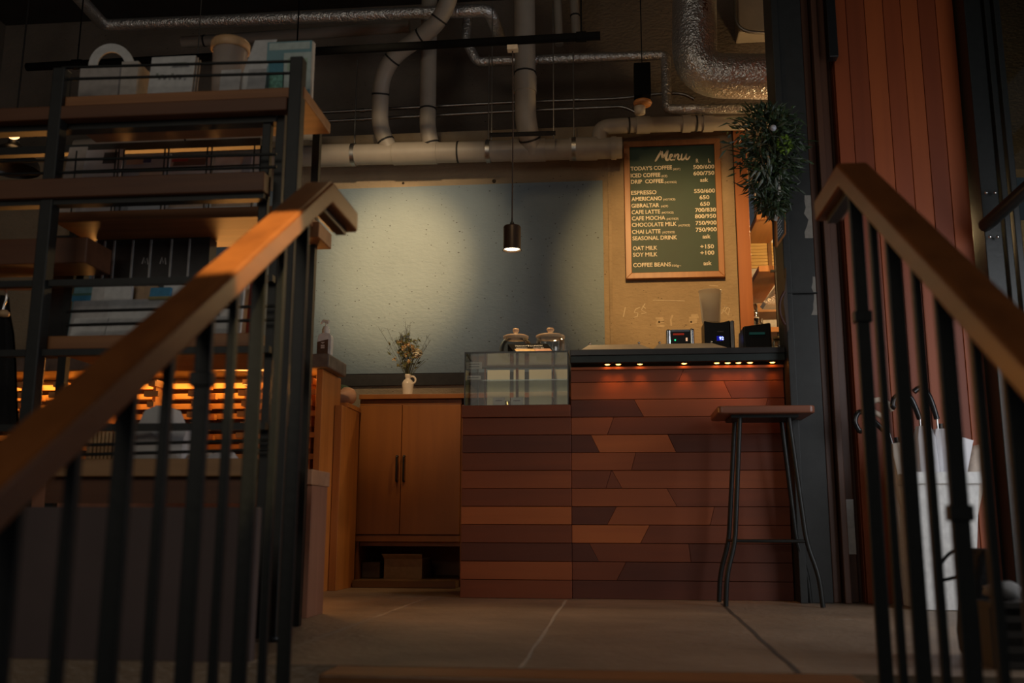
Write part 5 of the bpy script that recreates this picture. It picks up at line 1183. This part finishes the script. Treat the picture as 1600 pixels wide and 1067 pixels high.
mb.build('cover_picture', [plain('pale_sky', (.56, .66, .62), .6), plain('deep_teal', (.07, .27, .36), .5), plain('aqua_green', (.14, .38, .30), .5, bscale=90, vary=.5), plain('mint', (.42, .56, .44), .6)], t)
MB().box(B.x - .0055, B.x, Y + .001, Y + .017, ZT, A.z - .004).build('page_block', CREAM, t)
mb = MB(); q = px(217, 133, 2.66)
for j in range(12): mb.tube([(q.x + .009 * math.cos(2 * PI * (j + k) / 12), 2.66, ZT + .011 + .009 * math.sin(2 * PI * (j + k) / 12)) for k in (0, 1)], .0018, 6)
tag(mb.build('metal_ring', CHROME), 'small shiny ring lying between carrier box and tray', 'ring')

# ---- cards standing in a wire rack on the second shelf
cr = thing('wire_card_rack', 'thin wire card rack on the second shelf of the display rack', 'rack', (rx_(260, 300, 2.84), 2.86, z2 + .0008))
mb = MB()
for u in (114, 176, 181, 189, 253, 259, 320, 327, 394, 404, 411):
    q = px(u, 300, 2.83); ztp = px(u, 236 - (u - 114) * .03, 2.83).z; mb.rod((q.x, 2.83, z2 + .001), (q.x, 2.83, ztp), .0028, 6); mb.rod((q.x, 2.83, z2 + .004), (q.x, 2.98, z2 + .004), .0025, 6)
for zz in (.03, .17): mb.rod((px(112, 300, 2.835).x, 2.836, z2 + zz), (px(413, 300, 2.835).x, 2.836, z2 + zz), .0025, 6)
mb.build('wire', STEEL, cr)
SKY = plain('pale_lilac_print', (.52, .50, .52), .7, bscale=4, vary=.15); PHO = plain('sunset_print', (.50, .38, .30), .7, bscale=5, vary=.5); BLU = plain('blue_print', (.40, .44, .50), .7, bscale=4, vary=.3)
for u0, u1, v0, mt, lab in ((96, 115, 221, GREYP, 'narrow grey card at the left end of the wire rack'), (118, 175, 226, SKY, 'pale card with a dark tag in the first wide slot of the wire rack'), (186, 250, 234, BLU, 'card with a beach photo in the second slot of the wire rack'),
                            (257, 318, 238, SKY, 'card with a red corner in the third slot of the wire rack'), (327, 395, 234, WH, 'striped white card in the fourth slot of the wire rack'), (399, 411, 234, WH, 'sliver of white card in the last slot of the wire rack')):
    o = flat('postcard', lab, 'card', u0, u1, v0, 325, 2.86, mt, .003, .05, 'cards in the wire rack', z2 + .0085)
    def deco(a0, a1, b0, b1, m, nm):
        pa = px(a0, b0, 2.86); pb = px(a1, b1, 2.86); tz = lambda z: 2.86 + .05 * (z - z2) / max(.01, px(u0, v0, 2.86).z - z2)
        m_ = MB(); m_.hexa([(pa.x, tz(pb.z) - .0015, pb.z), (pb.x, tz(pb.z) - .0015, pb.z), (pb.x, tz(pb.z) - .0002, pb.z), (pa.x, tz(pb.z) - .0002, pb.z), (pa.x, tz(pa.z) - .0015, pa.z), (pb.x, tz(pa.z) - .0015, pa.z), (pb.x, tz(pa.z) - .0002, pa.z), (pa.x, tz(pa.z) - .0002, pa.z)]); m_.build(nm, m, o)
    if u0 == 118: deco(152, 172, 230, 248, plain('charcoal_tag', (.06, .055, .055), .8), 'tag')
    if u0 == 186: deco(188, 214, 240, 249, PHO, 'photo'); deco(214, 226, 240, 246, plain('navy_print', (.05, .07, .2), .7), 'photo'); deco(210, 246, 262, 271, PHO, 'photo')
    if u0 == 257: deco(259, 284, 240, 244, plain('red_print', (.5, .08, .10), .7), 'red_strip'); deco(262, 312, 240.5, 250, plain('umber_print', (.16, .10, .08), .7), 'photo'); deco(262, 316, 312, 322, PHO, 'photo')
    if u0 == 327:
        deco(330, 394, 252, 256, SKY, 'stripe'); deco(372, 384, 236, 268, BLU, 'stripe'); deco(329, 394, 306, 323, plain('tan_print', (.52, .38, .27), .7), 'stripe')

# ---- dark binders with pale edges standing behind the magazines, magazines and leaflets on the third shelf
Z3 = z3 + .0008
us_ = [150, 164, 179, 208, 236, 268, 296, 330]
for k in range(7):
    labs = ['leftmost dark binder above the leaflet pile', 'second dark binder from the left above the leaflets', 'third dark binder from the left above the leaflets', 'middle dark binder above the leaflets', 'dark binder with a pale squiggle above the blue leaflet', 'second dark binder from the right above the leaflets', 'dark binder nearest the sloping handrail']
    A = px(us_[k], 372, 2.93); B = px(us_[k + 1] - 1.5, 372, 2.93)
    o = tag(MB().box(A.x, B.x, 2.93, 2.985, Z3, px(200, 378 - 4, 2.93).z).build('binder', plain('smoke_black', (.035, .033, .032), .4)), labs[k], 'binder', 'binders on the third shelf')
    MB().box(A.x - .0, A.x + .006, 2.926, 2.9299, Z3, px(200, 376, 2.93).z).build('pale_edge', plain('pale_edge', (.42, .42, .41), .5), o)
    if k in (3, 4):
        m_ = MB(); ribbon(m_, [px(us_[k] + 14 + dx, 402 + dy, 2.928) for dx, dy in ((0, 10), (3, 0), (5, 9), (8, 1), (9, 11))], .004, (0, -1, 0)); m_.build('squiggle', PAPER, o)
LBL = plain('light_blue_paper', (.22, .42, .48), .7); BLUE = plain('bright_blue_paper', (.05, .26, .46), .6); TAN = plain('tan_paper', (.46, .31, .19), .8); GRN = plain('green_paper', (.10, .22, .17), .8); YEL = plain('yellow_paper', (.55, .48, .22), .8); REDB = plain('dark_red_cover', (.22, .03, .03), .6)
row = [(111, 162, 495, 2.62, WH, 'low white leaflet pile at the left of the third shelf', 0), (165, 225, 495, 2.62, WH, 'low white leaflet pile second from the left on the third shelf', 0), (228, 300, 496, 2.62, WH, 'low white leaflet pile half behind the handrail', 0), (312, 356, 492, 2.62, WH, 'white leaflet pile right of the handrail on the third shelf', 0),
       (110, 164, 468, 2.68, PAPER, 'white folder row behind the low left pile', 0), (166, 226, 466, 2.68, WH, 'white folder row behind the second low pile', 0), (229, 296, 462, 2.68, WH, 'white folders with a yellow edge by the blue leaflet', 0), (345, 374, 436, 2.68, WH, 'tall white leaflet right of the handrail', 0),
       (112, 142, 440, 2.75, LBL, 'light blue leaflet standing at the far left', 0), (140, 168, 442, 2.735, PAPER, 'plain white sheet beside the light blue leaflet', 0), (164, 200, 441, 2.72, WH, 'curled white sheet hanging over the folders', -.01), (199, 236, 445, 2.75, TAN, 'tan leaflet standing between white sheets', 0),
       (226, 252, 447, 2.735, BLUE, 'bright blue leaflet tilted beside the tan one', .01), (252, 292, 440, 2.75, WH, 'white sheet with print right of the bright blue leaflet', 0), (388, 398, 430, 2.74, REDB, 'dark red booklet at the right end of the third shelf', 0), (376, 387, 440, 2.74, WH, 'thin white booklet beside the dark red one', 0)]
for u0, u1, v0, Y, mt, lab, sk in row:
    o = flat('leaflet', lab, 'leaflet', u0, u1, v0, 520, Y, mt, .012, .02, 'leaflets on the third shelf', Z3, sk)
    if mt is LBL:
        a = px(u0, 458, Y); b = px(u1, 462, Y); MB().box(a.x, b.x, Y + .004, Y + .007, b.z, a.z).build('dark_band', GRN, o); a = px(u0, 462, Y); b = px(u1, 470, Y); MB().box(a.x, b.x, Y + .002, Y + .006, b.z, a.z).build('blue_band', BLUE, o)
    if u0 == 229: a = px(u0, 462, Y); b = px(u1, 465, Y); MB().box(a.x, b.x, Y + .010, Y + .015, b.z, a.z).build('yellow_edge', YEL, o)
flat('leaflet', 'white card lying across the top of the leaflets under the binders', 'leaflet', 195, 235, 419, 432, 2.86, WH, .003, .0, 'leaflets on the third shelf', px(200, 436, 2.86).z - .0, .0) if False else None

# ---- bottom shelf: paper bag, slatted paper holder, folded papers
Z4 = z4 + .0008
random.seed(14)
t = thing('paper_bag', 'crumpled white paper bag on the bottom shelf of the rack', 'bag', (rx_(235, 715, 2.68), 2.70, Z4))
mb = MB(); P = [(196, 717), (278, 717), (281, 690), (288, 664), (268, 660), (258, 634), (240, 632), (222, 640), (214, 660), (188, 668), (192, 690)]
fr = [px(u, v, 2.64) for u, v in P]; n = len(P); cx = sum(p.x for p in fr) / n; cz = sum(p.z for p in fr) / n
for p in fr: p.z = max(p.z, Z4)
V = [Vector((p.x, 2.655 + random.uniform(-.008, .008), p.z)) for p in fr] + [Vector((cx + (p.x - cx) * .96, 2.75 + random.uniform(-.01, .01), max(Z4, cz + (p.z - cz) * .96))) for p in fr]
c0_ = len(V); V += [Vector((cx, 2.632, cz - .01)), Vector((cx, 2.77, cz))]
mb._a(V, [(i, (i + 1) % n, c0_) for i in range(n)] + [(n + (i + 1) % n, n + i, c0_ + 1) for i in range(n)] + [(i, n + i, n + (i + 1) % n, (i + 1) % n) for i in range(n)])
mb.build('sheet', plain('soft_white_paper', (.66, .66, .66), .85, bscale=14, bump=.6), t)
mb = MB(); a = px(252, 672, 2.615); b = px(262, 708, 2.615)
for j in range(4): mb.box(a.x + .001 * j, a.x + .012, 2.628, 2.6305, b.z + .05 - j * .012, b.z + .055 - j * .012)
mb.build('orange_print', plain('orange_print', (.55, .26, .12), .8), t)
t = thing('paper_holder', 'tan slatted paper holder left of the crumpled bag', 'holder', (rx_(165, 712, 2.7), 2.74, Z4))
mb = MB()
for k in range(9): u = 142 + k * 6; q = px(u, 700, 2.74); mb.box(q.x - .004, q.x + .004, 2.74, 2.745, Z4, px(u, 668 + (k % 2) * 3, 2.74).z)
mb.build('slat', PALEW, t); A = px(139, 700, 2.76); B = px(194, 716, 2.76); MB().box(A.x, B.x, 2.747, 2.80, Z4, px(160, 676, 2.76).z).build('paper_block', plain('kraft', (.42, .31, .19), .85), t)
for u0, u1, v0, lab in ((300, 326, 700, 'grey folded paper right of the crumpled bag'), (330, 362, 690, 'white folded paper near the right end of the bottom shelf')):
    A = px(u0, v0, 2.72); B = px(u1, 715, 2.72); mb = MB(); mb.hexa([(A.x, 2.68, Z4), (B.x, 2.68, Z4), (B.x, 2.80, Z4), (A.x, 2.80, Z4), (A.x + .01, 2.70, Z4 + .02), (B.x - .015, 2.70, Z4 + .012), (B.x - .02, 2.79, Z4 + .03), (A.x + .02, 2.79, Z4 + .04)])
    tag(mb.build('folded_paper', PAPER), lab, 'paper')

# ---- black apron on a hook at the left edge, and a shaded lamp behind
Y = 2.9; t = thing('apron', 'black apron hanging from a silver hook at the left edge', 'apron', px(8, 640, Y))
mb = MB(); n = 9; rows_ = [(462, 4, 9), (488, -2, 12), (520, -12, 19), (570, -22, 24), (640, -30, 28), (668, -32, 30)]
V = []
for v, ua, ub in rows_:
    for k in range(n):
        u = ua + (ub - ua) * k / (n - 1); q = px(u, v, Y); V.append((q.x, Y + .012 * math.sin(k * 2.1 + v * .01), q.z))
m0 = len(V); V += [(x, y + .012, z) for x, y, z in V]
R = len(rows_)
mb._a(V, [(r * n + k, r * n + k + 1, (r + 1) * n + k + 1, (r + 1) * n + k) for r in range(R - 1) for k in range(n - 1)] + [(m0 + r * n + k, m0 + (r + 1) * n + k, m0 + (r + 1) * n + k + 1, m0 + r * n + k + 1) for r in range(R - 1) for k in range(n - 1)], 0, True)
mb.build('cloth', plain('black_cloth', (.010, .010, .011), .9), t)
MB().tube(curve([px(3, 492, Y - .01), px(6, 478, Y - .01), px(10, 466, Y - .01), px(10, 456, Y - .01), px(6, 452, Y - .01)], 5), .004, 8).build('hook', CHROME, t)
q = px(6, 490, Y - .015); MB().lathe(q, [(.0001, -.012), (.016, -.008), (.018, .004), (.008, .012), (.0001, .012)], 14).build('wooden_clip', PALEW, t)
t = thing('apron_rail', 'thin pale rail above the black apron', 'rail', px(0, 440, 2.92)); A = px(-120, 452, 2.92); B = px(60, 447, 2.92); A.y = B.y = 2.92
MB().rod(A, (rx_(84, 447, 2.99), 2.96, B.z), .005, 8).build('bar', PALEW, t)
Y = 3.6; q = px(20, 240, Y); t = thing('shaded_lamp', 'black bowl shaded lamp glowing at the far left behind the rack', 'lamp', q)
MB().lathe((q.x, Y, q.z - .07), [(.11, 0), (.105, .03), (.08, .075), (.04, .10), (.02, .11), (.02, .13), (.018, .13), (.03, .10), (.07, .07), (.1, .02)], 24).build('shade', BLACK, t)
c = px(22, 213, Y - .05); MB().ball((c.x, c.y, c.z), .016, 10, 8, 0, (1.5, 1, .8)).build('bulb', emit('left_lamp_bulb', (1, .55, .22), 3), t)
MB().rod((q.x, Y, q.z + .06), (q.x, Y, 3.75), .004, 6).build('cord', BLACK, t)
